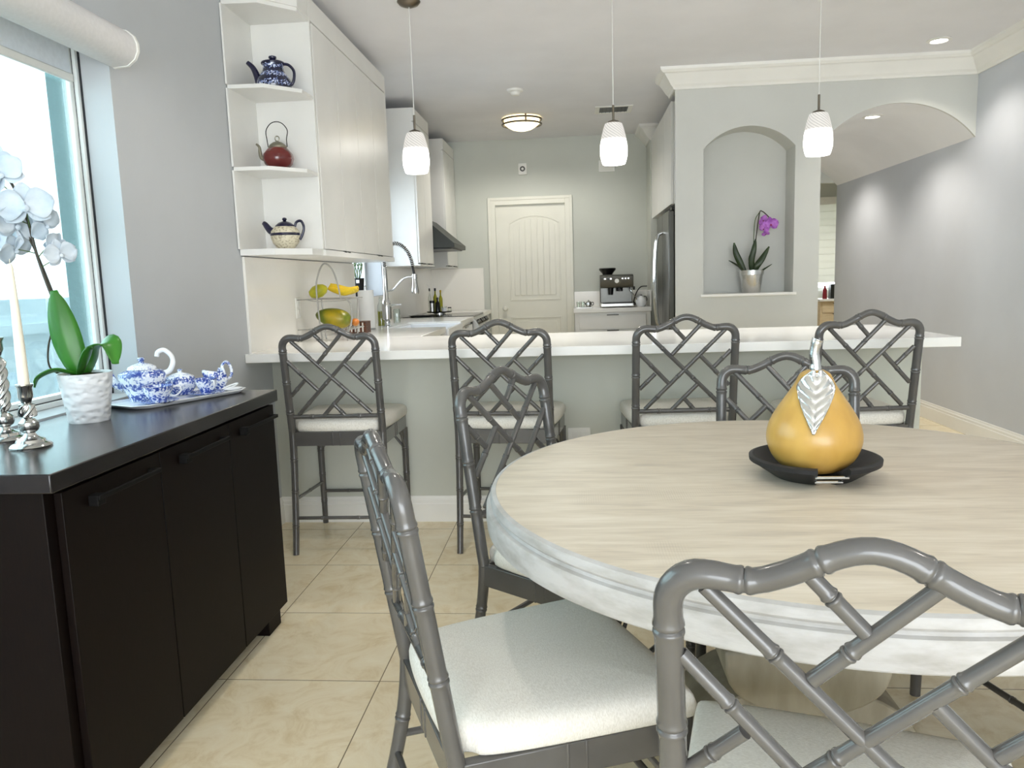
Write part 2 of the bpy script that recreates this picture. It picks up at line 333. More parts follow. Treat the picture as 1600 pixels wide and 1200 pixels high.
def chaikin(poly, it=2):
    for _ in range(it):
        q = []
        for i in range(len(poly)):
            a, b = poly[i], poly[(i+1) % len(poly)]
            q += [(a[0]*.75+b[0]*.25, a[1]*.75+b[1]*.25), (a[0]*.25+b[0]*.75, a[1]*.25+b[1]*.75)]
        poly = q
    return poly
def obj(name, bm, m, parent=None, bev=0., smooth=True, ang=35, segs=2):
    bmesh.ops.recalc_face_normals(bm, faces=bm.faces)
    me = bpy.data.meshes.new(name); bm.to_mesh(me); bm.free()
    me.materials.append(m if not isinstance(m, str) else M[m])
    if smooth:
        me.polygons.foreach_set('use_smooth', [True]*len(me.polygons)); me.set_sharp_from_angle(angle=math.radians(ang))
    o = bpy.data.objects.new(name, me); C.objects.link(o)
    if parent: o.parent = parent
    if bev:
        md = o.modifiers.new('bevel', 'BEVEL'); md.width = bev; md.segments = segs; md.limit_method = 'ANGLE'; md.angle_limit = .6
    return o
def box(name, m, parent, x0, x1, y0, y1, z0, z1, bev=.002):
    b = B(); add_box(b, x0, x1, y0, y1, z0, z1); return obj(name, b, m, parent, bev)
def thing(name, label, cat, loc=(0, 0, 0), rotz=0., group=None):
    o = bpy.data.objects.new(name, None); C.objects.link(o); o.empty_display_size = .1
    o.location = loc; o.rotation_euler = (0, 0, rotz); o['label'] = label; o['category'] = cat
    if group: o['group'] = group
    return o
def tag(o, label, cat, loc=None, rotz=None, group=None):
    o['label'] = label; o['category'] = cat
    if loc is not None: o.location = loc
    if rotz is not None: o.rotation_euler = (0, 0, rotz)
    if group: o['group'] = group
    return o
def struct(name, bm, m, label=None, bev=0.):
    o = obj(name, bm, m, None, bev, smooth=False); o['kind'] = 'structure'
    o['label'] = label or name.replace('_', ' ')
    return o
def dup(root, loc, rotz, label, group=None):
    def cp(o, parent):
        c = o.copy(); C.objects.link(c)
        if parent: c.parent = parent
        for ch in [x for x in bpy.data.objects if x.parent == o]: cp(ch, c)
        return c
    r = cp(root, None); r.location = loc; r.rotation_euler = (0, 0, rotz); r['label'] = label
    if group: r['group'] = group
    return r
def offs(path, d):
    # offset an open xy path: outward n = (dy, -dx)
    P = [Vector(p) for p in path]; out = []
    N = [Vector(((b-a).y, -(b-a).x)).normalized() for a, b in zip(P, P[1:])]
    for i, p in enumerate(P):
        if i == 0: v = N[0]*d
        elif i == len(P)-1: v = N[-1]*d
        else:
            s = N[i-1]+N[i]; v = s*(2*d/s.length_squared)
        out.append(p+v)
    return out
def molding(bm, path, prof):
    # prof: closed list of (out, z)
    loops = []
    L_ = [offs(path, o) for o, z in prof]
    for i in range(len(path)): loops.append([(L_[k][i].x, L_[k][i].y, prof[k][1]) for k in range(len(prof))])
    add_loft(bm, loops)

# ------------------------------------------------------------------ room shell
XL, XR, ZC, YB, YF = -1.59, 2.9, 2.74, 8.45, -3.5
b = B(); add_box(b, -1.82, 6.2, YF-.2, 12.2, -.12, 0); struct('floor', b, 'floor', 'beige travertine tile floor')
b = B(); add_box(b, -1.82, 3.1, YF-.2, 8.65, ZC, ZC+.12); struct('ceiling', b, 'ceil', 'off white flat ceiling')
def wall_with_hole_x(bm, x0, x1, y0, y1, z0, z1, holes):
    ys = y0
    for (a, c, d, e) in holes:
        add_box(bm, x0, x1, ys, a, z0, z1); add_box(bm, x0, x1, a, c, z0, d); add_box(bm, x0, x1, a, c, e, z1); ys = c
    add_box(bm, x0, x1, ys, y1, z0, z1)
b = B(); wall_with_hole_x(b, -1.82, XL, YF-.2, YB+.2, 0, ZC, [(.65, 2.65, .885, 2.12), (5.45, 6.28, 1.16, 2.08)])
struct('wall_left', b, 'wall', 'light grey wall with the dining window')
b = B(); add_box(b, XR, XR+.14, YF-.2, 8.93, 0, ZC); struct('wall_right', b, 'wall_r', 'pale grey wall running down the hall')
b = B()
add_box(b, XL, -.85, YB, YB+.15, 0, ZC); add_box(b, -.095, 1.22, YB, YB+.15, 0, ZC); add_box(b, -.85, -.095, YB, YB+.15, 2.055, ZC)
struct('wall_back', b, 'wall_k', 'grey green kitchen back wall with the white door')
# rear wall (behind the camera) with a patio door opening added for daylight
b = B(); add_box(b, -1.59, -1.45, YF-.2, YF, 0, ZC); add_box(b, 2.75, 2.9, YF-.2, YF, 0, ZC); add_box(b, -1.45, 2.75, YF-.2, YF, 2.35, ZC)
struct('wall_rear', b, 'wall', 'grey wall around the added patio door opening')
b = B()
for x in (-1.45, -.08, 1.32, 2.69): add_box(b, x, x+.06, YF-.12, YF-.06, 0, 2.35)
add_box(b, -1.45, 2.75, YF-.12, YF-.06, 2.28, 2.35); add_box(b, -1.45, 2.75, YF-.12, YF-.06, 0, .08)
struct('door_2', b, 'frame', 'added unseen white framed patio door letting in daylight behind the dining area')

# niche wall block with arched niche and barrel vaulted hall
NY0, NY1 = 5.97, 6.22
def arc(cx, half, zs, rise, n=56):
    R = (half*half+rise*rise)/(2*rise); cz = zs+rise-R; a0 = math.asin(half/R)
    return [(cx+R*math.sin(t), cz+R*math.cos(t)) for t in [(-a0+2*a0*i/n) for i in range(n+1)]]
nl, nr = .97, 1.636
niche = arc((nl+nr)/2, (nr-nl)/2, 2.165, .155)
vault = arc(2.36, .54, 2.168, .262)
b = B()
add_box(b, .764, nl, NY0, NY0+.03, 0, ZC); add_box(b, .87, nl, NY0+.03, NY1, 0, ZC); add_box(b, .764, .87, NY0+.03, 6.25, 2.62, ZC); add_box(b, nr, 1.82, NY0, NY1, 0, ZC); add_box(b, nl, nr, NY0, NY1, 0, 1.09)
for p, q in zip(niche, niche[1:]): add_prism(b, [p, q, (q[0], ZC), (p[0], ZC)], 'y', NY0, NY1)
add_box(b, .87, 1.82, NY1, 6.42, 0, ZC)
for p, q in zip(vault, vault[1:]): add_prism(b, [p, q, (q[0], ZC), (p[0], ZC)], 'y', NY0, NY0+.02)
struct('wall_niche', b, 'wall_n', 'grey wall with the arched niche')
b = B()
for p, q in zip(vault, vault[1:]): add_prism(b, [p, q, (q[0], ZC), (p[0], ZC)], 'y', NY0+.02, 8.93)
struct('wall_arch', b, 'wall_v', 'barrel vaulted arch over the hall')
b = B(); add_box(b, 1.70, 1.82, 6.42, 8.93, 0, ZC); add_box(b, 1.22, 1.70, 8.45, 8.6, 0, ZC); struct('wall_hall', b, 'wall', 'left wall of the hall')
b = B(); add_box(b, .78, 1.22, 8.05, 8.45, 0, ZC); struct('wall_pilaster', b, 'wall_k', 'grey pilaster beside the coffee counter')
# far room at the end of the hall
b = B(); add_box(b, 1.2, 6.0, 8.93, 12.0, 2.5, 2.6); struct('ceiling_far', b, 'ceil', 'ceiling of the far room')
b = B()
add_box(b, 1.2, 3.0, 11.5, 11.65, 0, 2.5); add_box(b, 4.4, 6.0, 11.5, 11.65, 0, 2.5); add_box(b, 3.0, 4.4, 11.5, 11.65, 0, .95); add_box(b, 3.0, 4.4, 11.5, 11.65, 2.2, 2.5)
add_box(b, 3.04, 6.0, 8.93, 9.0, 0, 2.5); add_box(b, 5.9, 6.0, 9.0, 11.5, 0, 2.5); add_box(b, 1.1, 1.2, 8.6, 11.65, 0, 2.5); add_box(b, 1.2, 1.7, 8.86, 8.93, 0, 2.5)
add_box(b, 1.7, 3.04, 8.93, 9.0, 2.2, 2.5)
struct('wall_far', b, 'wall_k', 'walls of the far room beyond the hall')
b = B(); add_box(b, 3.0, 4.4, 11.52, 11.56, .95, 1.0); add_box(b, 3.0, 4.4, 11.52, 11.56, 2.15, 2.2); add_box(b, 3.0, 3.05, 11.52, 11.56, .95, 2.2); add_box(b, 4.35, 4.4, 11.52, 11.56, .95, 2.2)
struct('window_3', b, 'frame', 'far room window frame')
# counter (half) wall of the peninsula
b = B(); add_box(b, XL, 1.68, 3.87, 4.35, 0, .892); struct('wall_peninsula', b, 'wall_p', 'grey half wall below the peninsula counter')

# crown mouldings, baseboards, niche sill, casing
crown = [(0, 2.60), (.012, 2.60), (.018, 2.615), (.035, 2.63), (.055, 2.66), (.085, 2.70), (.10, 2.705), (.115, 2.72), (.12, 2.74), (0, 2.74)]
b = B(); molding(b, [(.764, 6.25), (.764, 5.97), (2.9, 5.97), (2.9, YF)], crown); struct('trim_1', b, 'trimw', 'white crown moulding over the niche wall and right wall')
b = B(); molding(b, [(.78, 8.45), (.78, 8.05), (1.2, 8.05)], crown); struct('trim_2', b, 'trimw', 'white crown moulding around the pilaster top')
base = [(0, 0), (.016, 0), (.016, .095), (.012, .10), (.012, .115), (.007, .122), (.004, .135), (0, .137)]
b = B(); molding(b, [(XL, 3.87), (1.68, 3.87), (1.68, 4.35)], base); struct('baseboard_peninsula', b, 'trimw', 'white baseboard along the peninsula')
b = B(); molding(b, [(XR, 8.93), (XR, YF)], base); struct('baseboard_right', b, 'trimw', 'white baseboard along the right wall')
b = B(); molding(b, [(XL, YF), (XL, 3.86)], base); struct('baseboard_left', b, 'trimw', 'white baseboard along the left wall')
b = B(); molding(b, [(.764, 5.97), (1.82, 5.97)], base); struct('baseboard_niche', b, 'trimw', 'white baseboard along the niche wall')
b = B(); add_box(b, nl-.02, nr+.02, 5.945, 6.215, 1.073, 1.094); struct('trim_3', b, 'trimw', 'white sill of the arched niche', bev=.004)

# kitchen door with casing
def sweep_frame(bm, x0, x1, ztop, y, wd, depth):
    for (a, d0, d1) in ((0, 0, 1), (wd*.25, 0, .75), (wd*.7, 0, .6)):
        pass
    add_box(bm, x0-wd, x0, y-depth, y, 0, ztop+wd); add_box(bm, x1, x1+wd, y-depth, y, 0, ztop+wd); add_box(bm, x0, x1, y-depth, y, ztop, ztop+wd)
    o = wd*.62
    add_box(bm, x0-wd, x0-o, y-depth-.008, y-depth, 0, ztop+wd); add_box(bm, x1+o, x1+wd, y-depth-.008, y-depth, 0, ztop+wd); add_box(bm, x0-o, x1+o, y-depth-.008, y-depth, ztop+o, ztop+wd)
b = B(); sweep_frame(b, -.85, -.095, 2.055, YB, .08, .014); struct('trim_4', b, 'door', 'white casing around the kitchen door', bev=.003)
b = B(); add_box(b, -.85, -.095, YB+.03, YB+.07, 0, 2.055); dr = obj('door_1', b, 'door'); dr['kind'] = 'structure'; dr['label'] = 'white arched two panel kitchen door'
px0, px1 = -.715, -.155; pc = (px0+px1)/2
outer = arc(pc, (px1-px0)/2, 1.86, .085, 14)
def ring_prism(bm, pts_out, inset, y0, y1):
    cx = sum(p[0] for p in pts_out)/len(pts_out); cz = sum(p[1] for p in pts_out)/len(pts_out)
    ins = []
    n = len(pts_out)
    for i, p in enumerate(pts_out):
        a = Vector(pts_out[i-1]); c = Vector(pts_out[(i+1) % n]); q = Vector(p)
        n1 = Vector((-(q-a).y, (q-a).x)).normalized(); n2 = Vector((-(c-q).y, (c-q).x)).normalized(); s = n1+n2
        v = s*(2*inset/s.length_squared)
        if (q+v-Vector((cx, cz))).length > (q-Vector((cx, cz))).length: v = -v
        ins.append((q.x+v.x, q.y+v.y))
    for i in range(n):
        j = (i+1) % n
        add_prism(bm, [pts_out[i], pts_out[j], ins[j], ins[i]], 'y', y0, y1)
    return ins
b = B(); ins = ring_prism(b, outer+[(px1, 1.02), (px0, 1.02)], .018, YB+.022, YB+.032)
low = [(px0, .84), (px1, .84), (px1, .22), (px0, .22)]
ring_prism(b, low, .018, YB+.022, YB+.032); obj('panel_molding', b, 'door', dr, .003)
b = B()
x = px0+.05; wdt = (px1-px0-.10)/7
R_ = arc(pc, (px1-px0)/2-.05, 1.83, .075, 40)
for k in range(7):
    xa, xb = x+k*wdt+.003, x+(k+1)*wdt-.003
    f = lambda X: min(R_, key=lambda p: abs(p[0]-X))[1]
    add_prism(b, [(xa, 1.075), (xb, 1.075), (xb, f(xb)), ((xa+xb)/2, f((xa+xb)/2)), (xa, f(xa))], 'y', YB+.022, YB+.032)
add_box(b, px0+.05, px1-.05, YB+.022, YB+.032, .27, .79)
obj('plank_panel', b, 'door', dr, .003)
b = B(); add_lathe(b, [(.027, 0), (.027, .008), (.012, .012), (.012, .035), (.026, .045), (.028, .058), (.018, .068), (0, .07)], 20)
k_ = obj('door_knob', b, 'door', dr); k_.location = (-.77, YB+.03, .94); k_.rotation_euler = (PI/2, 0, 0)

# ------------------------------------------------------------------ windows (left wall)
b = B()
WX = -1.73
def wframe(bm, x0, x1, y0, y1, z0, z1, t):
    add_box(bm, x0, x1, y0, y0+t, z0, z1); add_box(bm, x0, x1, y1-t, y1, z0, z1); add_box(bm, x0, x1, y0+t, y1-t, z0, z0+t); add_box(bm, x0, x1, y0+t, y1-t, z1-t, z1)
wframe(b, -1.745, -1.70, .65, 2.65, .885, 2.12, .018); wframe(b, -1.745, -1.715, .668, 2.632, .903, 2.102, .018)
add_box(b, -1.745, -1.70, 1.30, 1.35, .9, 2.1)
w1 = obj('window_1', b, 'frame', None, .003); w1['kind'] = 'structure'; w1['label'] = 'white vinyl dining window'
b = B(); add_box(b, -1.733, -1.727, .69, 2.61, .925, 2.08); obj('pane', b, 'glass', w1)
b = B(); wframe(b, -1.714, -1.712, .668, 2.634, .903, 2.104, .003); add_box(b, -1.702, -1.694, 2.646, 2.651, .885, 2.12); obj('gasket', b, 'gasket', w1)
b = B(); add_box(b, -1.82, -1.745, 2.64, 2.655, .885, 2.12); struct("trim_5", b, 'stucco', 'pale stucco window reveal outside')
b = B(); wframe(b, -1.76, -1.72, 5.45, 6.28, 1.16, 2.08, .04); add_box(b, -1.755, -1.725, 5.85, 5.88, 1.2, 2.04)
w2 = obj('window_2', b, 'frame', None, .003); w2['kind'] = 'structure'; w2['label'] = 'kitchen window over the sink'
b = B(); add_box(b, -1.742, -1.738, 5.49, 6.24, 1.2, 2.04); obj('pane', b, 'glass2', w2)
# outside
b = B(); add_box(b, -14, -1.83, -14, 16, -.25, -.13); struct('ground', b, 'ground', 'pale gravel yard outside')
f0 = thing('yard_fence', 'pale grey blue panel fence outside the dining window', 'fence', (-3.3, 5, -.13))
b = B()
for i in range(40):
    y = -8+i*.42; add_box(b, -.015, .015, y, y+.40, .04, 1.36)
obj('panel', b, 'fence', f0, .004)
b = B()
for z in (.25, 1.15): add_box(b, .015, .05, -8, 8.8, z, z+.06)
obj('rail', b, 'fence', f0)

# roller shade with curved valance
rs = thing('roller_shade', 'white roller shade with curved valance above the dining window', 'shade', (-1.59, 2.68, 2.03))
def valp(t):  # profile (out x, z) half-round cassette
    return [(.002, 0), (.03, 0)] + [(.06+.045*math.sin(a), .052-.052*math.cos(a)) for a in [i*PI/10 for i in range(11)]] + [(.002, .104)]
vp_ = [(.002, -.004), (.055, 0.0), (.082, .02), (.094, .045), (.094, .07), (.084, .095), (.06, .115), (.03, .12), (.002, .12)]
b = B(); add_loft(b, [[(p[0], y, p[1]) for p in vp_] for y in (-1.95, -.012)]); obj('valance', b, 'valance', rs, smooth=True, ang=50)
vq = [(p[0]*1.05, p[1]*1.04-.002) for p in vp_]
b = B(); add_loft(b, [[(max(.001, p[0]), y, p[1]) for p in vq] for y in (-.012, 0)]); obj('end_cap', b, 'trimw', rs, smooth=True, ang=50)
b = B(); add_box(b, -.125, -.122, -1.9, -.06, -.03, .085); obj('fabric', b, 'shade', rs)
b = B(); add_box(b, -.131, -.116, -1.9, -.055, -.058, -.03); obj('bottom_rail', b, 'trimw', rs, .004)

# ------------------------------------------------------------------ ceiling fixtures
rl = thing('recessed_light', 'round recessed ceiling light near the right crown moulding', 'ceiling light', (2.44, 5.56, 2.74))
b = B(); add_lathe(b, [(.052, -.001), (.075, -.001), (.077, -.006), (.055, -.012), (.05, -.006), (.052, -.001)], 32); obj('trim_ring', b, 'trimw', rl)
b = B(); add_lathe(b, [(0, -.004), (.05, -.004), (.05, -.002), (0, -.002)], 28); obj('lens', b, 'led', rl)
vz = lambda x: .262+2.168-.687+math.sqrt(.687**2-(x-2.36)**2)
dup(rl, (2.34, 6.42, vz(2.34)), 0, 'recessed light in the vaulted hall ceiling inside the arch')
dup(rl, (2.34, 8.0, vz(2.34)), 0, 'added recessed light deep in the vaulted hall ceiling')
for _x, _y, _l in ((2.2, 1.6, 'right of the dining table'), (-.6, 2.7, 'left of the dining table')):
    dup(rl, (_x, _y, 2.74), 0, 'added unseen recessed light in the dining ceiling '+_l)  # fixtures for the two added dining downlights
fl = thing('flush_ceiling_light', 'round frosted glass flush ceiling light with two metal rings in the kitchen', 'ceiling light', (-.464, 7.371, 2.74))
b = B(); add_lathe(b, [(0, -.12), (.04, -.118), (.09, -.105), (.13, -.083), (.158, -.06), (.165, -.05), (.165, -.012), (0, -.012)], 40); obj('glass_bowl', b, 'amber', fl)
b = B()
for z, r in ((-.02, .182), (-.062, .182)):
    add_tube(b, [(r*math.cos(a), r*math.sin(a), z) for a in [2*PI*i/40 for i in range(40)]], .0085, 8, closed=True)
for a in (-1.3, .8, 2.9): add_tube(b, [(.178*math.cos(a), .178*math.sin(a), -.07), (.178*math.cos(a), .178*math.sin(a), 0)], .008, 8)
obj('ring_frame', b, 'nickel', fl)
b = B(); add_lathe(b, [(0, -.012), (.12, -.012), (.12, 0), (0, 0)], 32); obj('base_plate', b, 'nickel', fl)
sd = thing('smoke_detector', 'small white smoke detector on the kitchen ceiling', 'smoke detector', (-.441, 6.298, 2.74))
b = B(); add_lathe(b, [(0, -.045), (.025, -.045), (.035, -.038), (.04, -.022), (.06, -.014), (.065, -.004), (.065, 0), (0, 0)], 32); obj('housing', b, 'trimw', sd)
av = thing('air_vent', 'small white ceiling air vent with dark slots in the kitchen', 'vent', (.374, 7.2, 2.74))
b = B(); wf = [(-.16, .16), (-.11, .11)]
add_box(b, -.165, -.125, -.15, .15, -.008, 0); add_box(b, .125, .165, -.15, .15, -.008, 0); add_box(b, -.125, .125, -.15, -.115, -.008, 0); add_box(b, -.125, .125, .115, .15, -.008, 0); obj('frame', b, 'trimw', av, .003)
b = B(); add_box(b, -.125, .125, -.115, .115, -.002, 0); obj('duct_opening', b, 'black', av)
b = B()
for i in range(7): add_box(b, -.10+i*.034, -.097+i*.034, -.115, .115, -.008, -.002)
obj('slats', b, 'steeldark', av)

def pendant():
    t = thing('pendant_light', 'x', 'pendant light', (0, 0, 2.74), 0, 'pendant lights over the peninsula')
    b = B(); add_lathe(b, [(0, -.03), (.02, -.03), (.05, -.018), (.062, -.004), (.062, 0), (0, 0)], 32); obj('canopy', b, 'nickel', t)
    b = B(); add_tube(b, [(0, 0, -.025), (0, 0, -.60)], .0022, 8); obj('cord', b, 'cab', t)
    b = B(); add_lathe(b, [(0, 0), (.006, 0), (.006, -.075), (.03, -.085), (.034, -.092), (0, -.092)][::-1], 20, (0, 0, -.585)); obj('stem', b, 'nickel', t)
    pr = [(.038, 0), (.046, -.004), (.055, -.03), (.065, -.07), (.0715, -.11), (.0735, -.145), (.072, -.172), (.066, -.198), (.060, -.214), (.056, -.215), (.062, -.196), (.068, -.17), (.069, -.145), (.067, -.11), (.060, -.07), (.050, -.03), (.040, -.006), (0, -.004)]
    b = B(); add_lathe(b, pr[::-1], 40); s = obj('shade', b, 'pendant', t); s.location = (0, 0, -.678)
    return t
pn = pendant(); pn.location = (-.855, 4.27, 2.74); pn['label'] = 'leftmost white glass pendant light, hanging in front of the upper cabinets'
dup(pn, (.221, 4.27, 2.74), 0, 'middle white glass pendant light, hanging in front of the kitchen ceiling vent')
dup(pn, (1.285, 4.27, 2.74), 0, 'rightmost white glass pendant light, hanging between the niche and the hall arch')

# ------------------------------------------------------------------ peninsula counter, kitchen run
ZT = .936
b = B(); add_box(b, XL+.002, 1.705, 3.545, 4.48, .893, ZT); tag(obj('peninsula_counter', b, 'counter', None, .003), 'white quartz peninsula counter top with thick edge behind the bar stools', 'counter')
pb = thing('peninsula_cabinet', 'white base cabinet block on the kitchen side of the peninsula', 'cabinet', (0, 4.40, 0))
box('body', 'cab', pb, -.80, 1.66, -.04, 0, 0, .89)
# left run: base cabinets, sink, counter
sb = thing('sink_cabinet', 'white base cabinet under the farmhouse sink', 'cabinet', (-1.25, 5.73, 0))
box('body', 'cab', sb, -.335, .30, -.34, .34, .08, .66)
for k in range(2): box('door', 'cab', sb, .30, .32, -.33+k*.335, -.005+k*.335, .1, .65)
cb_ = thing('corner_base_cabinet', 'white base cabinet in the corner behind the peninsula', 'cabinet', (-1.25, 4.94, 0))
box('body', 'cab', cb_, -.335, .29, -.45, .44, .08, .892)
rb = thing('base_cabinet', 'white base cabinet with a drawer between sink and range', 'cabinet', (-1.25, 6.48, 0))
box('body', 'cab', rb, -.335, .30, -.40, .40, .08, .892)
d = box('drawer', 'cab', rb, .301, .32, -.39, .39, .70, .87); box('handle', 'steel', d, .32, .332, -.08, .08, .858, .868, .001)
box('door', 'cab', rb, .301, .32, -.39, -.005, .10, .69); box('door', 'cab', rb, .301, .32, .005, .39, .10, .69)
b = B()
add_box(b, XL+.002, -.92, 6.08, 6.885, .893, ZT)
add_box(b, XL+.002, -1.345, 5.38, 6.08, .893, ZT)
add_box(b, XL+.002, -.92, 4.482, 5.38, .893, ZT)
tag(obj('kitchen_counter', b, 'counter', None, .003), 'white quartz counter along the left kitchen wall by the sink', 'counter')
sk = thing('farmhouse_sink', 'white apron front sink set between the counters', 'sink', (-1.12, 5.73, ZT))
b = B()
x0, x1, y0, y1 = -.22, .22, -.345, .345; t = .022
add_box(b, x0, x1, y0, y1, -.24, -.215); add_box(b, x0, x0+t, y0, y1, -.215, -.012); add_box(b, x1-t, x1, y0, y1, -.215, -.012)
add_box(b, x0+t, x1-t, y0, y0+t, -.215, -.012); add_box(b, x0+t, x1-t, y1-t, y1, -.215, -.012)
obj('basin', b, 'white_cer', sk, .006)
b = B(); add_lathe(b, [(0, -.213), (.045, -.213), (.045, -.209), (0, -.209)], 24); obj('drain', b, 'steel', sk)
# backsplashes
b = B(); add_box(b, XL+.001, XL+.014, 3.60, 5.44, ZT, 1.40); add_box(b, XL+.001, XL+.014, 6.29, 8.445, ZT, 1.40); add_box(b, XL+.001, XL+.014, 5.44, 6.29, ZT, 1.155)
struct('trim_6', b, 'splash', 'marbled quartz backsplash of the left kitchen wall')
b = B(); add_box(b, XL+.014, -1.0, YB-.014, YB-.001, ZT, 1.39); struct('trim_7', b, 'splash', 'marbled quartz backsplash on the back wall')
b = B(); add_box(b, -.01, .775, YB-.014, YB-.001, ZT, 1.10); add_box(b, .765, .779, 8.0, YB-.014, ZT, 1.10); struct('trim_8', b, 'splash', 'low quartz backsplash behind the coffee machine')
def outlet(name, loc, rotz, label, horiz=False, n=2):
    t = thing(name, label, 'outlet', loc, rotz)
    wv, hv = (.058, .036) if horiz else (.036, .058)
    box('plate', 'trimw', t, -wv, wv, -.006, 0, -hv, hv, .003)
    for s in (-1, 1):
        cx, cz = (s*.022, 0) if horiz else (0, s*.022)
        b = B(); add_box(b, cx-.014, cx+.014, -.009, -.006, cz-.014, cz+.014); obj('socket', b, 'cab', t, .002)
    return t
outlet('wall_outlet', (-1.576, 4.26, 1.13), PI/2, 'white wall outlet on the marbled backsplash behind the fruit basket')
outlet('wall_outlet', (.005, 3.87, .455), 0, 'white outlet low on the grey peninsula wall between two bar stools', True)

# upper cabinets
XC = -1.28
uc = thing('upper_cabinet', 'long white upper cabinet with flat doors beside the open corner shelves', 'cabinet', (XL, 3.90, 1.405))
W = XC-XL
b = B(); add_box(b, .003, W-.018, 0, 1.50, .03, 1.255); obj('body', b, 'cab', uc, .001)
box('light_rail', 'cab', uc, .003, W+.006, .0, 1.52, 0, .03)
box('top_filler', 'cab', uc, W-.045, W, -.0, 1.50, 1.148, 1.258)
box('side_panel', 'cab', uc, .003, W, -.018, 0, .03, 1.258)
for i in range(4):
    ya = .022+i*.369
    d = box('door', 'cab', uc, W-.018, W, ya, ya+.3625, .035, 1.141, .0015)
    hy = ya+.31 if i % 2 == 0 else ya+.01
    box('handle', 'steeldark', d, W-.004, W+.008, hy, hy+.045, .026, .034, .001)
box('side_panel', 'cab', uc, .003, W, 1.50, 1.518, .03, 1.258)
# open corner shelves
os_ = thing('corner_shelf_unit', 'white open corner shelf unit holding three teapots', 'shelf', (XL, 3.88, 1.405))
pol = [(.003, -.30), (.17, -.29), (.305, -.15), (.308, 0), (.003, 0)]
for z0, z1 in ((0, .03), (.393, .411), (.764, .782), (1.135, 1.153)):
    b = B(); add_prism(b, pol, 'z', z0, z1); obj('shelf', b, 'cab', os_, .001)
b = B(); add_prism(b, [(.003, -.31), (.175, -.30), (.31, -.155), (.31, -.003), (.003, -.003)], 'z', 1.153, 1.258); obj('top_filler', b, 'cab', os_, .001)
b = B()
for a_, c_ in ((.03, .393), (.411, .764), (.782, 1.135)): add_box(b, .003, .012, -.318, 0, a_, c_)
obj('back_panel', b, 'cab', os_)
def upper(label, y0, y1, nd, hd, fill=True, zb=1.405):
    t = thing('upper_cabinet', label, 'cabinet', (XL, y0, zb)); L_ = y1-y0
    b = B(); add_box(b, .003, W-.018, 0, L_, 0, 1.255); obj('body', b, 'cab', t, .001)
    box('top_filler', 'cab', t, W-.018, W, 0, L_, 1.148, 1.255)
    box('light_rail', 'cab', t, .003, W+.004, -.001, L_+.001, -.012, 0)
    wd = L_/nd
    for i in range(nd):
        d = box('door', 'cab', t, W-.018, W, i*wd+.004, (i+1)*wd-.002, .01, 1.143, .0015)
        if hd: box('handle', 'steeldark', d, W-.004, W+.01, i*wd+.05, i*wd+.2, .003, .01, .001)
    return t
upper('white upper cabinet with its side lit by the sink window, before the range hood', 6.36, 7.0, 2, True)
upper('white upper cabinet in the far kitchen corner past the range hood', 7.76, 8.44, 2, True)
# range hood
hd = thing('range_hood', 'dark sloped stainless range hood between the two far upper cabinets', 'range hood', (XL, 7.38, 1.0))
b = B(); add_loft(b, [[(.02, -.37, .56), (.50, -.37, .56), (.50, .37, .56), (.02, .37, .56)], [(.02, -.37, .60), (.50, -.37, .60), (.50, .37, .60), (.02, .37, .60)], [(.02, -.34, .84), (.22, -.34, .84), (.22, .34, .84), (.02, .34, .84)]]); obj('canopy', b, 'steeldark', hd, .003)
box('chimney', 'steeldark', hd, .02, .15, -.10, .10, .845, 1.70)
box('filter', 'black', hd, .05, .47, -.34, .34, .55, .56)
b = B(); add_box(b, .44, .475, -.10, .10, .600, .603); obj('control_strip', b, 'steel', hd)
# range
rg = thing('electric_range', 'stainless steel electric range with black glass cooktop in the far corner', 'stove', (-1.25, 7.28, 0))
box('body', 'steelmid', rg, -.33, .315, -.38, .38, 0, .925)
box('cooktop', 'blackglass', rg, -.325, .325, -.385, .385, .926, .940)
b = B(); add_prism(b, [(.316, .925), (.325, .925), (.39, .83), (.39, .80), (.316, .80)], 'y', -.38, .38); obj('control_panel', b, 'steel', rg, .002)
for k_i in range(5):
    b = B(); add_lathe(b, [(.024, 0), (.024, .016), (.020, .024), (0, .024)], 18)
    k = obj('knob', b, 'black' if k_i in (1, 3) else 'steelmid', rg); k.location = (.358, -.30+k_i*.15, .878); k.rotation_euler = (0, math.radians(56), 0)
box('oven_door', 'steeldark', rg, .316, .345, -.37, .37, .2, .78)
b = B(); add_tube(b, [(.345, -.33, .74), (.385, -.33, .74), (.385, .33, .74), (.345, .33, .74)], .012, 10); obj('door_handle', b, 'steel', rg)
b = B(); add_box(b, -1.57, -.93, 7.675, 8.43, .893, ZT); tag(obj('corner_counter', b, 'counter', None, .003), 'white quartz counter in the far corner past the range', 'counter')
box('body', 'cab', thing('corner_base_cabinet', 'white base cabinet in the far corner beside the door', 'cabinet', (-1.25, 8.06, 0)), -.33, .30, -.38, .37, 0, .892)

# coffee counter cabinet
cc = thing('drawer_cabinet', 'white drawer cabinet under the coffee machine', 'cabinet', (.375, 8.16, 0))
box('body', 'cab', cc, -.385, .385, -.27, .285, 0, .893)
for z0, z1 in ((.72, .868), (.44, .71), (.10, .43)):
    d = box('drawer', 'cab', cc, -.34, .335, -.288, -.271, z0, z1, .0015); box('handle', 'steeldark', d, -.06, .06, -.298, -.286, z1-.006, z1+.002, .001)
b = B(); add_box(b, -.02, .765, 7.855, 8.433, .893, ZT); tag(obj('coffee_counter', b, 'counter', None, .003), 'white quartz counter top under the espresso machine', 'counter')

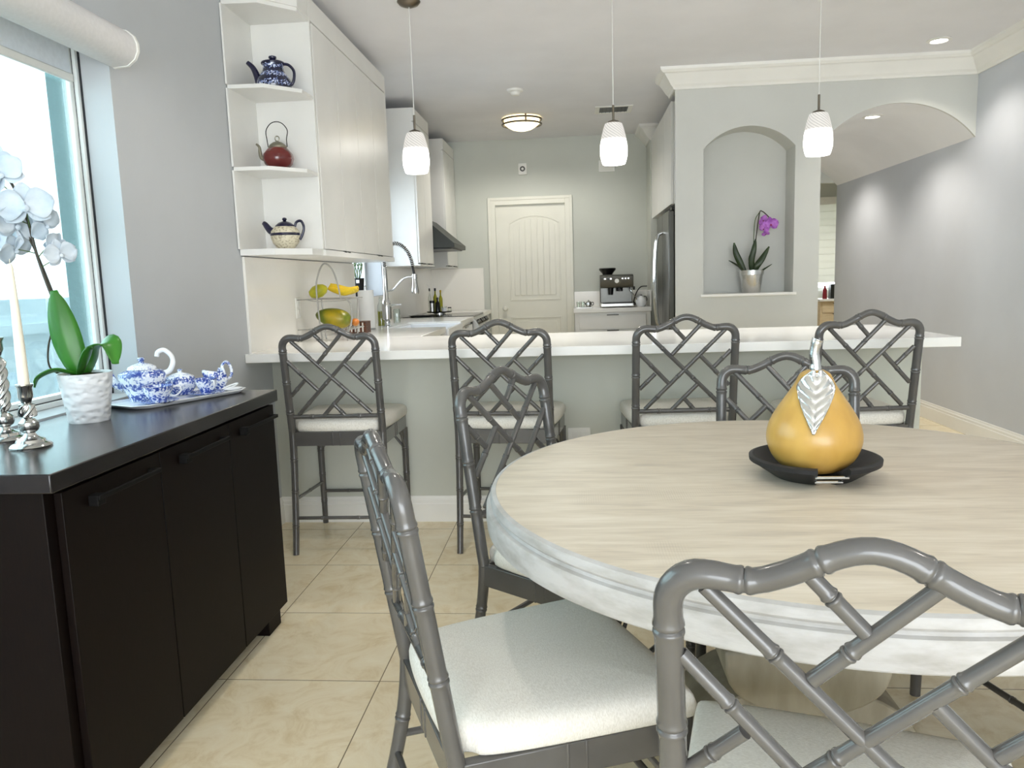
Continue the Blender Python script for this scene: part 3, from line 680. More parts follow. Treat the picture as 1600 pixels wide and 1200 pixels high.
# fridge and cabinet above
fr = thing('refrigerator', 'stainless refrigerator with curved bar handle beside the niche wall', 'refrigerator', (1.2, 6.95, 0))
box('body', 'steeldark', fr, -.37, .45, -.45, .45, .02, 1.74)
dd = [box('door', 'steelmid', fr, -.425, -.375, -.455+i*.457, -.002+i*.457, .62, 1.775, .008) for i in range(2)]
box('freezer_drawer', 'steelmid', fr, -.425, -.375, -.455, .455, .05, .61, .008)
for s in (-1, 1):
    b = B(); pts = spline([(-.43, s*.045, .80), (-.475, s*.045, .85), (-.495, s*.045, 1.2), (-.475, s*.045, 1.56), (-.43, s*.045, 1.62)], 8)
    add_tube(b, pts, .014, 10); obj('handle', b, 'chrome', dd[0 if s < 0 else 1])
box('hinge_cover', 'black', fr, -.40, -.33, -.45, -.38, 1.776, 1.80)
fc = thing('upper_cabinet', 'tall white cabinet above the refrigerator', 'cabinet', (1.2, 7.0, 1.82))
box('body', 'cab', fc, -.39, .45, -.57, 1.04, 0, .80)
for i in range(3): box('door', 'cab', fc, -.41, -.392, -.565+i*.53, -.045+i*.53, .0, .80, .0015)

# ------------------------------------------------------------------ bamboo chairs and stools
RINGP = [(-2.6, 1.0), (-1.6, 1.02), (-1.1, 1.08), (-.75, 1.11), (-.35, 1.06), (-.12, .93), (.12, .93), (.35, 1.06), (.75, 1.11), (1.1, 1.08), (1.6, 1.02), (2.6, 1.0)]
def bamboo(bm, pts, r, nodes, rw=.0065, seg=14, caps=True, r2=None, rf=None):
    P = [Vector(p) for p in pts]; s = [0]
    for a, c in zip(P, P[1:]): s.append(s[-1]+(c-a).length)
    T = s[-1]
    def at(q):
        q = max(0, min(T, q))
        for i in range(len(s)-1):
            if q <= s[i+1]+1e-9: return P[i].lerp(P[i+1], (q-s[i])/max(1e-9, s[i+1]-s[i]))
        return P[-1]
    st = {round(x, 6): 1.0 for x in s}
    nn = [n*T if n <= 1 else n-10 for n in nodes]
    st = {q: f for q, f in st.items() if all(abs(q-n) > 2.7*rw for n in nn)}
    for n in nn:
        for d, f in RINGP:
            q = n+d*rw
            if 0 <= q <= T: st[round(q, 6)] = f
    st[0.0] = 1.0; st[round(T, 6)] = 1.0
    ks = sorted(st); kk = [ks[0]]
    for q in ks[1:]:
        if q-kk[-1] > 1e-4: kk.append(q)
    k_ = 1.6 if r < .012 else 1.0
    rr = [(rf(q/T) if rf else (r+((r2 if r2 else r)-r)*q/T))*(1+(st[q]-1)*k_) for q in kk]
    add_tube(bm, [at(q) for q in kk], rr, seg, caps)
LAT = [((85,155),(465,500),(.22,.61,.84)), ((430,150),(120,505),(.24,.58,.84)), ((186,120),(258,190),(.45,)), ((318,128),(212,258),(.68,)),
       ((66,248),(212,388),(.42,)), ((148,342),(86,412),(.55,)), ((335,265),(478,400),(.55,)), ((466,243),(402,318),(.5,)),
       ((340,395),(236,515),(.5,)), ((290,460),(344,515),(.6,))]
def make_seat(name, label, cat, zc, zs, zcb, rk, foot, front_y, hw_f, dz_c, nodes_up, leg_nodes, sz, group):
    """zc: height of the top rail shoulders, zs: height where the back plane passes the origin, zcb: cushion bottom"""
    t = thing(name, label, cat, (0, 0, 0), 0, group)
    w_ = .2145
    yb = lambda z: -rk*(z-zs)
    # back frame: uprights and serpentine top rail in one
    zj = zcb-.005
    crest = lambda u: .047*(1-(lambda q: q*q*(3-2*q))(min(1, abs(u)/.58)))
    path = []
    for z in [zj+(zc-.045-zj)*i/14 for i in range(15)]: path.append((-w_, yb(z), z))
    for a in [PI*(1-.5*i/8) for i in range(1, 8)]:
        path.append((-w_+.042+.042*math.cos(a), 0, zc-.045+.045*math.sin(a)))
    ux = [-.80+1.60*i/32 for i in range(33)]
    for u in ux: path.append((u*w_, 0, zc+crest(u)-.003*max(0, 1-abs(abs(u)-.6)/.15)))
    for a in [PI/2-.5*PI*i/8 for i in range(1, 8)]:
        path.append((w_-.042+.042*math.cos(a), 0, zc-.045+.045*math.sin(a)))
    for z in [zc-.045-(zc-.045-zj)*i/14 for i in range(15)]: path.append((w_, yb(z), z))
    path = [Vector((p[0], yb(p[2]), p[2])) for p in path]
    s = [0]
    for a, c in zip(path, path[1:]): s.append(s[-1]+(c-a).length)
    def sat(fn): return s[min(range(len(path)), key=lambda i: fn(path[i]))]
    nd = []
    def near_len(x, z):
        best = None
        for i in range(len(path)-1):
            a, c = path[i], path[i+1]
            for q in range(6):
                p = a.lerp(c, q/6); d_ = (p.x-x)**2+(p.z-z)**2
                if best is None or d_ < best[0]: best = (d_, s[i]+(c-a).length*q/6)
        return best[1]
    for h in nodes_up:
        for sg in (-1, 1): nd.append(10+near_len(sg*w_, zc-h))
    for u in (-.6, -.24, .24, .6): nd.append(10+near_len(u*w_, zc+crest(u)))
    sa, sb_ = near_len(-w_*.9, zc)/s[-1], near_len(w_*.9, zc)/s[-1]
    def railr(q):
        d = min(q-sa, sb_-q)/.05; d = max(0, min(1, d)); return .0175-.0032*d
    b = B(); bamboo(b, path, .0175, nd, .0065, 16, rf=railr)
    obj('back_frame', b, 'grey', t, ang=60)
    # lattice
    zr = zc-.372
    def lp(p):
        x, y = p; xc = 263.5+.102*(y-200); u = (x-xc)/216; z = zc-(y-140)/1.008*.001
        return Vector((u*w_, yb(z), z))
    def lpf(p):
        v = lp(p); return Vector((v.x, yb(v.z), v.z))
    for a, c, ns in LAT:
        b = B(); bamboo(b, [lpf(a), lpf(c)], .0094, ns, .0042, 12); obj('lattice_bar', b, 'grey', t, ang=60)
    b = B(); bamboo(b, [(-w_, yb(zr), zr), (w_, yb(zr), zr)], .0105, (.24, .76), .005, 12); obj('lower_rail', b, 'grey', t, ang=60)
    # legs
    zf = zcb-.005
    for sg in (-1, 1):
        pts = [Vector((sg*w_, yb(zf)*(1-(1-z/zf)) + foot*((1-z/zf)**1.7), z)) for z in [zf*i/12 for i in range(12, -1, -1)]]
        b = B(); bamboo(b, pts, .0175, leg_nodes, .006, 14, r2=.0145); obj('leg', b, 'grey', t, ang=60)
    for sg in (-1, 1):
        b = B(); bamboo(b, [(sg*hw_f, front_y, zf-.06), (sg*hw_f, front_y+.004, 0)], .0175, leg_nodes, .006, 14, r2=.0145); obj('leg', b, 'grey', t, ang=60)
    # seat frame (apron)
    h = .065; za, zb_ = zcb-h, zcb
    b = B(); yr = yb(zcb)
    def rail(p, q, th=.024):
        p, q = Vector(p), Vector(q); d_ = (q-p).normalized(); n_ = Vector((-d_.y, d_.x))*th/2
        add_prism(b, [tuple((p+n_))[:2], tuple((q+n_))[:2], tuple((q-n_))[:2], tuple((p-n_))[:2]], 'z', za, zb_)
        for f in (.45, .53) if (q-p).length > .3 else ():
            c_ = p.lerp(q, f); e = d_*.003; m_ = Vector((-d_.y, d_.x))*(th/2+.0018)
            add_prism(b, [tuple(c_-e+m_)[:2], tuple(c_+e+m_)[:2], tuple(c_+e-m_)[:2], tuple(c_-e-m_)[:2]], 'z', za-.001, zb_+.001)
    rail((-w_, yr), (w_, yr)); rail((-hw_f, front_y), (hw_f, front_y)); rail((-w_, yr), (-hw_f, front_y)); rail((w_, yr), (hw_f, front_y))
    obj('seat_frame', b, 'grey', t, .002)
    # brackets below the apron
    for sg in (-1, 1):
        b = B(); y_ = front_y
        for k in (0, 1):
            add_tube(b, [(sg*hw_f, y_-.012-k*.0, za-.10+k*.05), (sg*(hw_f-.004), y_-.09+k*.045, za+.004)], .006, 8)
            add_tube(b, [(sg*(hw_f-.012), y_, za-.10+k*.05), (sg*(hw_f-.09+k*.045), y_, za+.004)], .006, 8)
        obj('corner_bracket', b, 'grey', t)
    # stretchers
    fy = foot
    def rear_y(z): return yb(zf)*(z/zf) + foot*((1-z/zf)**1.7)
    zsd, zfr, zre = sz
    for sg in (-1, 1):
        b = B(); bamboo(b, [(sg*w_, rear_y(zsd+.02), zsd+.02), (sg*hw_f, front_y, zsd-.01)], .0085, (.5,), .004, 10); obj('stretcher', b, 'grey', t, ang=60)
    b = B(); bamboo(b, [(-hw_f, front_y, zfr), (hw_f, front_y, zfr)], .0085, (.3, .7), .004, 10); obj('stretcher', b, 'grey', t, ang=60)
    b = B(); bamboo(b, [(-w_, rear_y(zre), zre), (w_, rear_y(zre), zre)], .0085, (.3, .7), .004, 10); obj('stretcher', b, 'grey', t, ang=60)
    # cushion
    o_ = chaikin([(-w_+.022, yr-.012), (w_-.022, yr-.012), (w_-.019, yr+.03), (w_+.016, yr+.05), (hw_f+.02, front_y-.01), (hw_f+.016, front_y+.022), (-hw_f-.016, front_y+.022), (-hw_f-.02, front_y-.01), (-w_-.016, yr+.05), (-w_+.019, yr+.03)], 3)
    cxy = Vector((0, front_y*.5+yr*.5))
    def loop(sc, z):
        return [((cxy.x+(p[0]-cxy.x)*sc), (cxy.y+(p[1]-cxy.y)*sc), z) for p in o_]
    tz = zcb+dz_c
    prof = [(.965, zcb), (.99, zcb+.006), (1.0, zcb+.02), (1.0, zcb+.032), (.988, zcb+.043), (.966, zcb+.051), (.93, zcb+.057), (.87, tz), (.78, tz+.003), (.62, tz+.006), (.4, tz+.009), (.08, tz+.010)]
    b = B(); add_loft(b, [loop(a, z) for a, z in prof]); obj('seat_cushion', b, 'fabric', t, ang=70)
    return t
ch = make_seat('dining_chair', 'grey bamboo style dining chair seen side-on at front left of the table, by the sideboard', 'chair', .915, .48, .398, .15, -.075, .475, .238, .062, (.071, .208, .349), (.35, .75), (.19, .17, .17), 'grey dining chairs around the round table')
ch.location = (-.328, 1.439, 0); ch.rotation_euler = (0, 0, -1.15)
G = 'grey dining chairs around the round table'
dup(ch, (-.186, 2.402, 0), -2.153, 'dining chair at the far left of the table, before the second bar stool', G)
dup(ch, (.701, 2.614, 0), 2.897, 'grey bamboo style dining chair across the table, its back seen behind the yellow pear', G)
dup(ch, (.322, .853, 0), -.29, 'nearest grey bamboo style dining chair, its lattice back cut off at the bottom right corner', G)
dup(ch, (1.30, 1.10, 0), .86, 'dining chair showing only its linen seat at the right edge', G)
dup(ch, (1.50, 2.10, 0), 1.84, 'dining chair hidden by the table except for a dark front leg and stretcher at right', G)
G2 = 'grey bar stools along the peninsula'
st = make_seat('bar_stool', 'leftmost grey bamboo style bar stool at the peninsula, beside the dark sideboard', 'stool', 1.021, .60, .575, .134, -.062, .42, .225, .062, (.065, .209, .35), (.22, .48, .76), (.235, .175, .17), G2)
st.location = (-1.12, 3.43, 0); st.rotation_euler = (0, 0, .014)
dup(st, (-.338, 3.425, 0), -.083, 'second bar stool from the left, partly behind a dining chair back', G2)
dup(st, (.472, 3.425, 0), .043, 'third bar stool from the left, left of the yellow pear', G2)
dup(st, (1.224, 3.38, 0), .107, 'rightmost grey bamboo style bar stool near the counter end', G2)

# ------------------------------------------------------------------ dining table
tb = thing('dining_table', 'round whitewashed wood dining table with moulded edge and curved block pedestal', 'table', (.547, 1.831, 0))
R0 = .766
b = B(); add_lathe(b, [(0, .728), (R0-.03, .728), (R0-.022, .752), (R0-.018, .7585), (R0-.024, .760), (0, .760)], 160); obj('tabletop', b, 'tabletop', tb, ang=50)
b = B(); add_lathe(b, [(R0-.06, .674), (R0+.001, .674), (R0+.005, .678), (R0+.007, .700), (R0+.006, .722), (R0+.003, .728), (R0-.006, .730), (R0-.009, .735), (R0-.004, .741), (R0-.004, .748), (R0-.008, .756), (R0-.0175, .7592), (R0-.021, .752), (R0-.029, .728), (R0-.06, .727), (R0-.06, .674)], 160)
obj('apron', b, 'tableside', tb, ang=30)
b = B(); add_lathe(b, [(0, .70), (R0-.058, .70), (R0-.058, .727), (0, .727)], 64); obj('underside_board', b, 'ped', tb)
def dblock(bm, cx, cy, half, ztop, zbot, y0, y1, up=False, n=18):
    pts = []
    hgt = ztop-zbot
    for i in range(n+1):
        a = PI*i/n
        x = half*math.cos(a); q = math.sin(a)**.62
        pts.append((cx+x*(1 if True else 1), (ztop-hgt*q) if not up else (zbot+hgt*q)))
    add_prism(bm, pts, 'y', cy+y0, cy+y1)
b = B(); dblock(b, -.062, 0, .178, .435, .288, -.235, .25); obj('upper_block', b, 'ped', tb, .006)
b = B(); add_lathe(b, [(.10, .43), (.10, .70)], 24, (-.03, 0, 0)); obj('column', b, 'ped', tb)
b = B(); dblock(b, -.03, 0, .27, .287, .06, -.11, .14, True); obj('lower_block', b, 'ped', tb, .006)
b = B(); add_box(b, -.30, .26, -.10, .10, 0, .06); add_box(b, -.12, .08, -.28, .30, 0, .058); obj('plinth', b, 'ped', tb, .008)

# pear on its dish
ds = thing('serving_dish', 'black carved wooden dish with a notched rim and two silver rods', 'dish', (.562, 1.845, .76))
prof = lambda a: 1
b = B()
dp_o = [(.075, 0), (.092, .003), (.138, .034), (.149, .040), (.150, .050), (.141, .053)]
dp_i = [(.118, .038), (.090, .016), (.07, .010), (0, .010)]
segs_ = 72; notch = .24
ang = [(-PI/2)+notch + (2*PI-2*notch)*i/segs_ for i in range(segs_+1)]
rings = []
P_ = dp_o+dp_i[:-1]
full = [(.06, 0)] + P_ + [(.06, .009)]
for a in ang: rings.append([(r*math.cos(a), r*math.sin(a), z) for r, z in full])
add_loft(b, rings)
add_lathe(b, [(0, 0), (.068, 0), (.068, .0095), (0, .0095)], 40)
obj('bowl', b, 'blackwood', ds, ang=40)
b = B()
for r, z in ((.138, .030), (.116, .014)): add_tube(b, [(-r*math.sin(.27), -r*math.cos(.27)+.004, z), (r*math.sin(.27), -r*math.cos(.27)+.004, z)], .0035, 10)
obj('rod', b, 'chrome', ds)
pr_ = thing('decorative_pear', 'large yellow pear with silver stem and leaf standing in the black dish', 'ornament', (.560, 1.845, .7712), -.30)
b = B()
pp = [(0, 0), (.035, .002), (.065, .012), (.092, .036), (.106, .068), (.108, .095), (.100, .125), (.084, .155), (.064, .185), (.049, .208), (.040, .226), (.033, .238), (.020, .246), (0, .246)]
ps = spline([(r, 0, z) for r, z in pp[1:-1]], 4); add_lathe(b, [(0, 0)]+[(p.x, p.z) for p in ps]+[(0, .2465)], 56); obj('body', b, 'pear', pr_, ang=80)
b = B(); add_tube(b, spline([(0, 0, .240), (.0, 0, .262), (-.003, 0, .285), (.002, -.002, .312), (.004, -.002, .318)], 5), [.0135]*4+[.012]*6+[.0115]*4+[.0125]*4+[.0135]*2+[.0135], 14); obj('stem', b, 'cast', pr_, ang=60)
# leaf hanging on the front face
def pear_r(z):
    for (r0, z0), (r1, z1) in zip(pp[1:], pp[2:]):
        if z0 <= z <= z1: return r0+(r1-r0)*(z-z0)/(z1-z0)
    return .02
def leaf_pt(t_, s_, lift=0.):
    hw = .0415*(math.sin(min(1, t_*2.6+.12)*PI/2) if t_ < .338 else 1-((t_-.338)/.662)**1.35)+.0003
    z = .243-.131*t_ + .010*abs(s_)*(1-t_)
    x = s_*hw+.004-.004*t_
    rp = max(pear_r(min(z, .236)), abs(x)*1.12+.004)
    rid = .0018*math.cos(2*PI*(t_*6.5+abs(s_)*1.3))*(1-t_*.5) - .002*math.exp(-(s_/.12)**2)
    yv = -(math.sqrt(max(1e-6, rp*rp-x*x))+.0055+rid+(.003 if abs(s_) > .93 else 0)+lift)
    return Vector((x, yv, z))
b = B(); n, m = 44, 20
grid = [[b.verts.new(leaf_pt(i/n, -1+2*j/m)) for j in range(m+1)] for i in range(n+1)]
for i in range(n):
    for j in range(m): b.faces.new((grid[i][j], grid[i][j+1], grid[i+1][j+1], grid[i+1][j]))
lf = obj('leaf', b, 'cast', pr_, ang=80); md = lf.modifiers.new('thick', 'SOLIDIFY'); md.thickness = .003; md.offset = -1
b = B(); add_tube(b, [leaf_pt(.03+.93*i/30, 0, .001) for i in range(31)], .0012, 6)
for k in range(6):
    for sg in (-1, 1):
        t0_ = .08+.13*k; add_tube(b, [leaf_pt(max(.02, t0_+.08-.15*q), sg*.82*q, .0009) for q in [i/8 for i in range(9)]], .0008, 5)
obj('leaf_veins', b, 'chrome', pr_)

# ------------------------------------------------------------------ sideboard
sd_ = thing('sideboard', 'dark espresso wood sideboard with three doors below the dining window', 'sideboard', (-1.107, 1.48, 0))
b = B(); add_box(b, -.478, .012, -.015, 1.215, .838, .88); obj('top', b, 'darktop', sd_, .003)
b = B(); add_box(b, -.475, -.02, 0, 1.20, .07, .838); obj('body', b, 'dark', sd_, .002)
for i, (ya, yb_) in enumerate(((.03, .418), (.422, .828), (.832, 1.195))):
    d = box('door', 'dark', sd_, -.019, .0, ya, yb_, .073, .828, .0015)
    b = B(); yc = (ya+yb_)/2+.02
    add_box(b, .022, .030, yc-.13, yc+.13, .786, .798)
    add_box(b, .0, .024, yc-.13, yc-.10, .772, .798); add_box(b, .0, .024, yc+.115, yc+.13, .786, .798)
    obj('handle', b, 'darkmetal', d, .002)
for x in (-.46, -.11):
    for y in (.03, 1.06): box('foot', 'dark', sd_, x, x+.09, y, y+.11, 0, .07)
box('plinth', 'dark', sd_, -.40, -.12, .10, 1.10, .03, .07)

# candlesticks
def candlestick(loc, H, label, lean=(0, 0)):
    t = thing('candlestick', label, 'candlestick', loc, 0, 'silver candlesticks on the sideboard')
    b = B()
    add_lathe(b, [(0, 0), (.046, 0), (.047, .004), (.043, .009), (.034, .013), (.031, .02), (.022, .024), (.014, .03), (.012, .036), (.020, .042), (.023, .05), (.022, .062), (.016, .068), (.013, .072), (.0, .072)], 40)
    obj('base', b, 'chrome', t, ang=40)
    b = B(); z0, z1 = .072, H-.045; n = 46; loops = []
    for i in range(n+1):
        q = i/n; z = z0+(z1-z0)*q; tw = q*(z1-z0)*52; e = .017*min(1, min(q, 1-q)*8)
        loops.append([((.0085+e*.75*math.cos(2*(a-tw))**2 if True else 0)*math.cos(a), (.0085+e*.75*math.cos(2*(a-tw)/1)**2)*math.sin(a), z) for a in [2*PI*k/32 for k in range(32)]])
    add_loft(b, loops); obj('twisted_stem', b, 'chrome', t, ang=80)
    b = B(); add_lathe(b, [(0, z1), (.011, z1), (.013, z1+.006), (.017, z1+.016), (.016, z1+.036), (.020, z1+.042), (.020, z1+.046), (.0135, z1+.046), (.0135, z1+.02), (0, z1+.02)], 32); obj('cup', b, 'chrome', t, ang=40)
    return z1+.0205
h1 = candlestick((-1.343, 1.745, .88), .155, 'shorter twisted silver candlestick in front at the left edge, near the potted orchid')
h2 = candlestick((-1.478, 1.835, .88), .265, 'taller twisted silver candlestick cut off by the left edge of the photo')
def candle(loc, H, label):
    b = B(); add_lathe(b, [(0, 0), (.0125, 0), (.0125, .01), (.0115, H*.35), (.009, H*.7), (.0065, H-.01), (.004, H), (0, H+.002)], 24)
    add_tube(b, [(0, 0, H), (.001, 0, H+.012)], .0008, 6)
    return tag(obj('taper_candle', b, 'wax', None, ang=60), label, 'candle', loc, group='taper candles')
candle((-1.343, 1.745, .88+h1), .315, 'cream taper candle standing in the shorter silver candlestick')
candle((-1.478, 1.835, .88+h2), .30, 'cream taper candle standing in the taller silver candlestick at the photo edge')

# ------------------------------------------------------------------ orchids
def basis(nrm, roll=0.):
    n_ = Vector(nrm).normalized(); u = Vector((0, 0, 1)) - n_*n_.z
    if u.length < .05: u = Vector((0, 1, 0)) - n_*n_.y
    u.normalize(); r_ = u.cross(n_)
    c_, s_ = math.cos(roll), math.sin(roll)
    return r_*c_+u*s_, u*c_-r_*s_, n_
def petal(bm, o, ax, sx_, n_, L_, W_, cup=.15, n=7, m=4):
    g = []
    for i in range(n+1):
        t_ = i/n; hw = W_*math.sin(PI*min(.97, .04+t_*.93))**.6*(.75+.25*math.sin(t_*PI)); row = []
        for j in range(m+1):
            s_ = -1+2*j/m
            row.append(bm.verts.new(o+ax*(L_*t_)+sx_*(hw*s_)+n_*(cup*L_*(t_*t_*.6-.5*t_)+.10*W_*s_*s_*2+.001)))
        g.append(row)
    for i in range(n):
        for j in range(m): bm.faces.new((g[i][j], g[i][j+1], g[i+1][j+1], g[i+1][j]))
def flower(parent, loc, nrm, sz, pm, lm, roll=0., half=False):
    r_, u_, n_ = basis(nrm, roll); o = Vector(loc); b = B()
    for a, L_, W_ in ((PI/2, .92, .36), (PI/2+2.15, .9, .34), (PI/2-2.15, .9, .34)):
        d = r_*math.cos(a)+u_*math.sin(a); petal(b, o-n_*.002, d, n_.cross(d), n_, sz*L_, sz*W_)
    for a in (.18, PI-.18):
        d = r_*math.cos(a)+u_*math.sin(a); petal(b, o+n_*.003, d, n_.cross(d), n_, sz, sz*.60)
    f = obj('flower', b, pm, parent, ang=80); md = f.modifiers.new('thick', 'SOLIDIFY'); md.thickness = .0012
    b = B(); add_lathe(b, [(0, -.2*sz), (.10*sz, -.12*sz), (.13*sz, 0), (.07*sz, .12*sz), (0, .16*sz)], 12)
    for v in b.verts: v.co = o+n_*(.004+.16*sz+v.co.z*.6)+r_*v.co.x+u_*(v.co.y-.10*sz)
    obj('lip', b, lm, f)
def leaf(parent, pts, W_, side, m_, fold=.3, prof=None):
    P = spline(pts, 8); n = len(P)-1; b = B(); g = []; side = Vector(side).normalized()
    for i, p in enumerate(P):
        t_ = i/n; tan = (P[min(n, i+1)]-P[max(0, i-1)]).normalized(); s_ = (side-tan*side.dot(tan)).normalized(); nn = tan.cross(s_)
        hw = W_*(math.sin(PI*min(1, .12+.88*t_))**.55 if t_ < .97 else .25) if prof is None else W_*prof(t_)
        g.append([b.verts.new(p+s_*(hw*q)+nn*(fold*hw*abs(q)**1.5)) for q in (-1, -.66, -.33, 0, .33, .66, 1)])
    for i in range(n):
        for j in range(6): b.faces.new((g[i][j], g[i][j+1], g[i+1][j+1], g[i+1][j]))
    o = obj('leaf', b, m_, parent, ang=80); md = o.modifiers.new('thick', 'SOLIDIFY'); md.thickness = .003; return o
wo = thing('potted_orchid', 'white orchid with big green leaves in a rippled white pot on the sideboard', 'potted orchid', (-1.425, 2.10, .88))
b = B(); add_lathe(b, [(0, 0), (.053, 0), (.055, .004), (.072, .136), (.0725, .143), (.069, .143), (.067, .13), (.0, .13)], 64); obj('pot', b, 'ripple', wo, ang=50)
b = B(); add_lathe(b, [(0, .131), (.064, .131), (.045, .139), (0, .143)], 24); obj('moss', b, 'stem', wo)
o_ = Vector((-1.425, 2.10, .88))
rel = lambda pts: [Vector(p)-o_ for p in pts]
leaf(wo, rel([(-1.435, 2.09, 1.02), (-1.452, 2.08, 1.10), (-1.468, 2.08, 1.18), (-1.486, 2.09, 1.262)]), .040, (1, .35, .1), 'leaf', .25)
leaf(wo, rel([(-1.425, 2.10, 1.02), (-1.40, 2.12, 1.085), (-1.36, 2.13, 1.105), (-1.335, 2.11, 1.045)]), .036, (.3, .9, .4), 'leaf', .25)
leaf(wo, rel([(-1.42, 2.08, 1.02), (-1.385, 2.05, 1.05), (-1.355, 2.03, 1.09), (-1.348, 2.03, 1.10)]), .024, (.3, .8, .5), 'leaf', .3)
leaf(wo, rel([(-1.44, 2.08, 1.02), (-1.47, 2.04, 1.035), (-1.50, 2.01, 1.02), (-1.51, 2.0, .995)]), .028, (.5, -.8, .1), 'leaf', .3)
for pts, r in (([(-1.455, 2.11, 1.01), (-1.497, 2.14, 1.137), (-1.541, 2.14, 1.288), (-1.563, 2.14, 1.381), (-1.574, 2.14, 1.455), (-1.602, 2.14, 1.547), (-1.632, 2.14, 1.60), (-1.66, 2.13, 1.61)], .0042),
               ([(-1.44, 2.12, 1.01), (-1.50, 2.15, 1.15), (-1.557, 2.15, 1.34), (-1.588, 2.15, 1.423)], .0032),
               ([(-1.50, 2.12, 1.01), (-1.53, 2.10, 1.04), (-1.535, 2.11, 1.10), (-1.525, 2.13, 1.16)], .0028)):
    b = B(); add_tube(b, spline(rel(pts), 6), r, 8); obj('stem', b, 'stem', wo)
for i, (p, q, sz, rl_) in enumerate((((-1.555, 2.11, 1.50), (.45, -.85, .1), .062, .1), ((-1.622, 2.12, 1.592), (.2, -.9, .2), .055, .5), ((-1.60, 2.12, 1.452), (.9, -.3, -.1), .055, -.2), ((-1.642, 2.10, 1.50), (.1, -1, 0), .05, .3),
                      ((-1.655, 2.12, 1.422), (.3, -.9, -.2), .055, -.4), ((-1.622, 2.13, 1.385), (.9, -.2, -.4), .045, .6), ((-1.535, 2.15, 1.452), (1, -.35, -.3), .042, .9), ((-1.512, 2.15, 1.395), (1, -.2, -.2), .034, -.5), ((-1.49, 2.14, 1.365), (.85, -.5, .1), .040, .2), ((-1.66, 2.14, 1.63), (.3, -.9, .1), .05, -.3))):
    flower(wo, Vector(p)-o_, q, sz*1.22, 'petalw', 'petalw', rl_)
for pts in ([(-1.556, 2.14, 1.36), (-1.535, 2.15, 1.385), (-1.51, 2.15, 1.39)], [(-1.551, 2.14, 1.33), (-1.52, 2.14, 1.345), (-1.495, 2.14, 1.355)], [(-1.57, 2.14, 1.42), (-1.55, 2.15, 1.44), (-1.535, 2.15, 1.455)], [(-1.566, 2.15, 1.37), (-1.60, 2.14, 1.38), (-1.62, 2.13, 1.385)], [(-1.572, 2.14, 1.44), (-1.56, 2.12, 1.47), (-1.555, 2.11, 1.495)], [(-1.60, 2.14, 1.54), (-1.62, 2.12, 1.56), (-1.622, 2.12, 1.585)], [(-1.575, 2.14, 1.455), (-1.60, 2.12, 1.47), (-1.64, 2.11, 1.495)]):
    b = B(); add_tube(b, spline(rel(pts), 4), .0016, 6); obj('flower_stalk', b, 'stemg', wo)

po = thing('potted_orchid', 'purple orchid in a silver cup shaped pot standing in the arched niche', 'potted orchid', (1.355, 6.085, 1.094))
b = B(); add_lathe(b, [(0, 0), (.064, 0), (.066, .003), (.086, .135), (.092, .137), (.094, .172), (.090, .172), (.086, .145), (0, .145)], 48); obj('pot', b, 'cast', po, ang=40)
o_ = Vector((1.355, 6.085, 1.094))
for pts, w_ in (([(1.31, 6.085, 1.24), (1.27, 6.08, 1.32), (1.235, 6.08, 1.40), (1.222, 6.09, 1.478)], .024), ([(1.37, 6.07, 1.24), (1.39, 6.05, 1.30), (1.43, 6.05, 1.36), (1.478, 6.06, 1.44)], .024),
                ([(1.355, 6.07, 1.24), (1.345, 6.05, 1.33), (1.36, 6.04, 1.42), (1.375, 6.05, 1.50)], .022), ([(1.37, 6.10, 1.24), (1.365, 6.11, 1.30), (1.355, 6.11, 1.36), (1.37, 6.10, 1.41)], .02),
                ([(1.30, 6.05, 1.245), (1.26, 6.03, 1.285), (1.21, 6.02, 1.32), (1.17, 6.02, 1.345)], .012), ([(1.40, 6.06, 1.245), (1.43, 6.04, 1.27), (1.46, 6.03, 1.29), (1.493, 6.03, 1.308)], .012)):
    leaf(po, rel(pts), w_, (.5, -.8, .1) if w_ < .015 else (1, -.2, .1), 'leafd', .25)
b = B(); add_tube(b, spline(rel([(1.36, 6.09, 1.22), (1.38, 6.09, 1.44), (1.395, 6.09, 1.58), (1.412, 6.09, 1.70), (1.43, 6.08, 1.705), (1.455, 6.08, 1.685), (1.475, 6.07, 1.66), (1.48, 6.07, 1.64)]), 6), .004, 8); obj('stem', b, 'stem', po)
b = B(); add_tube(b, spline(rel([(1.37, 6.095, 1.22), (1.372, 6.10, 1.50), (1.38, 6.10, 1.64), (1.41, 6.092, 1.70)]), 6), .003, 8); obj('support_stake', b, 'stemg', po)
for p, q, sz, r_ in (((1.485, 6.06, 1.605), (.1, -1, .1), .062, .1), ((1.437, 6.06, 1.635), (-.8, -.6, .1), .045, .8), ((1.440, 6.055, 1.575), (-.6, -.7, -.3), .042, -.5), ((1.452, 6.06, 1.54), (-.2, -.6, -.8), .032, .4)):
    flower(po, Vector(p)-o_, q, sz, 'petalp', 'lipp', r_)

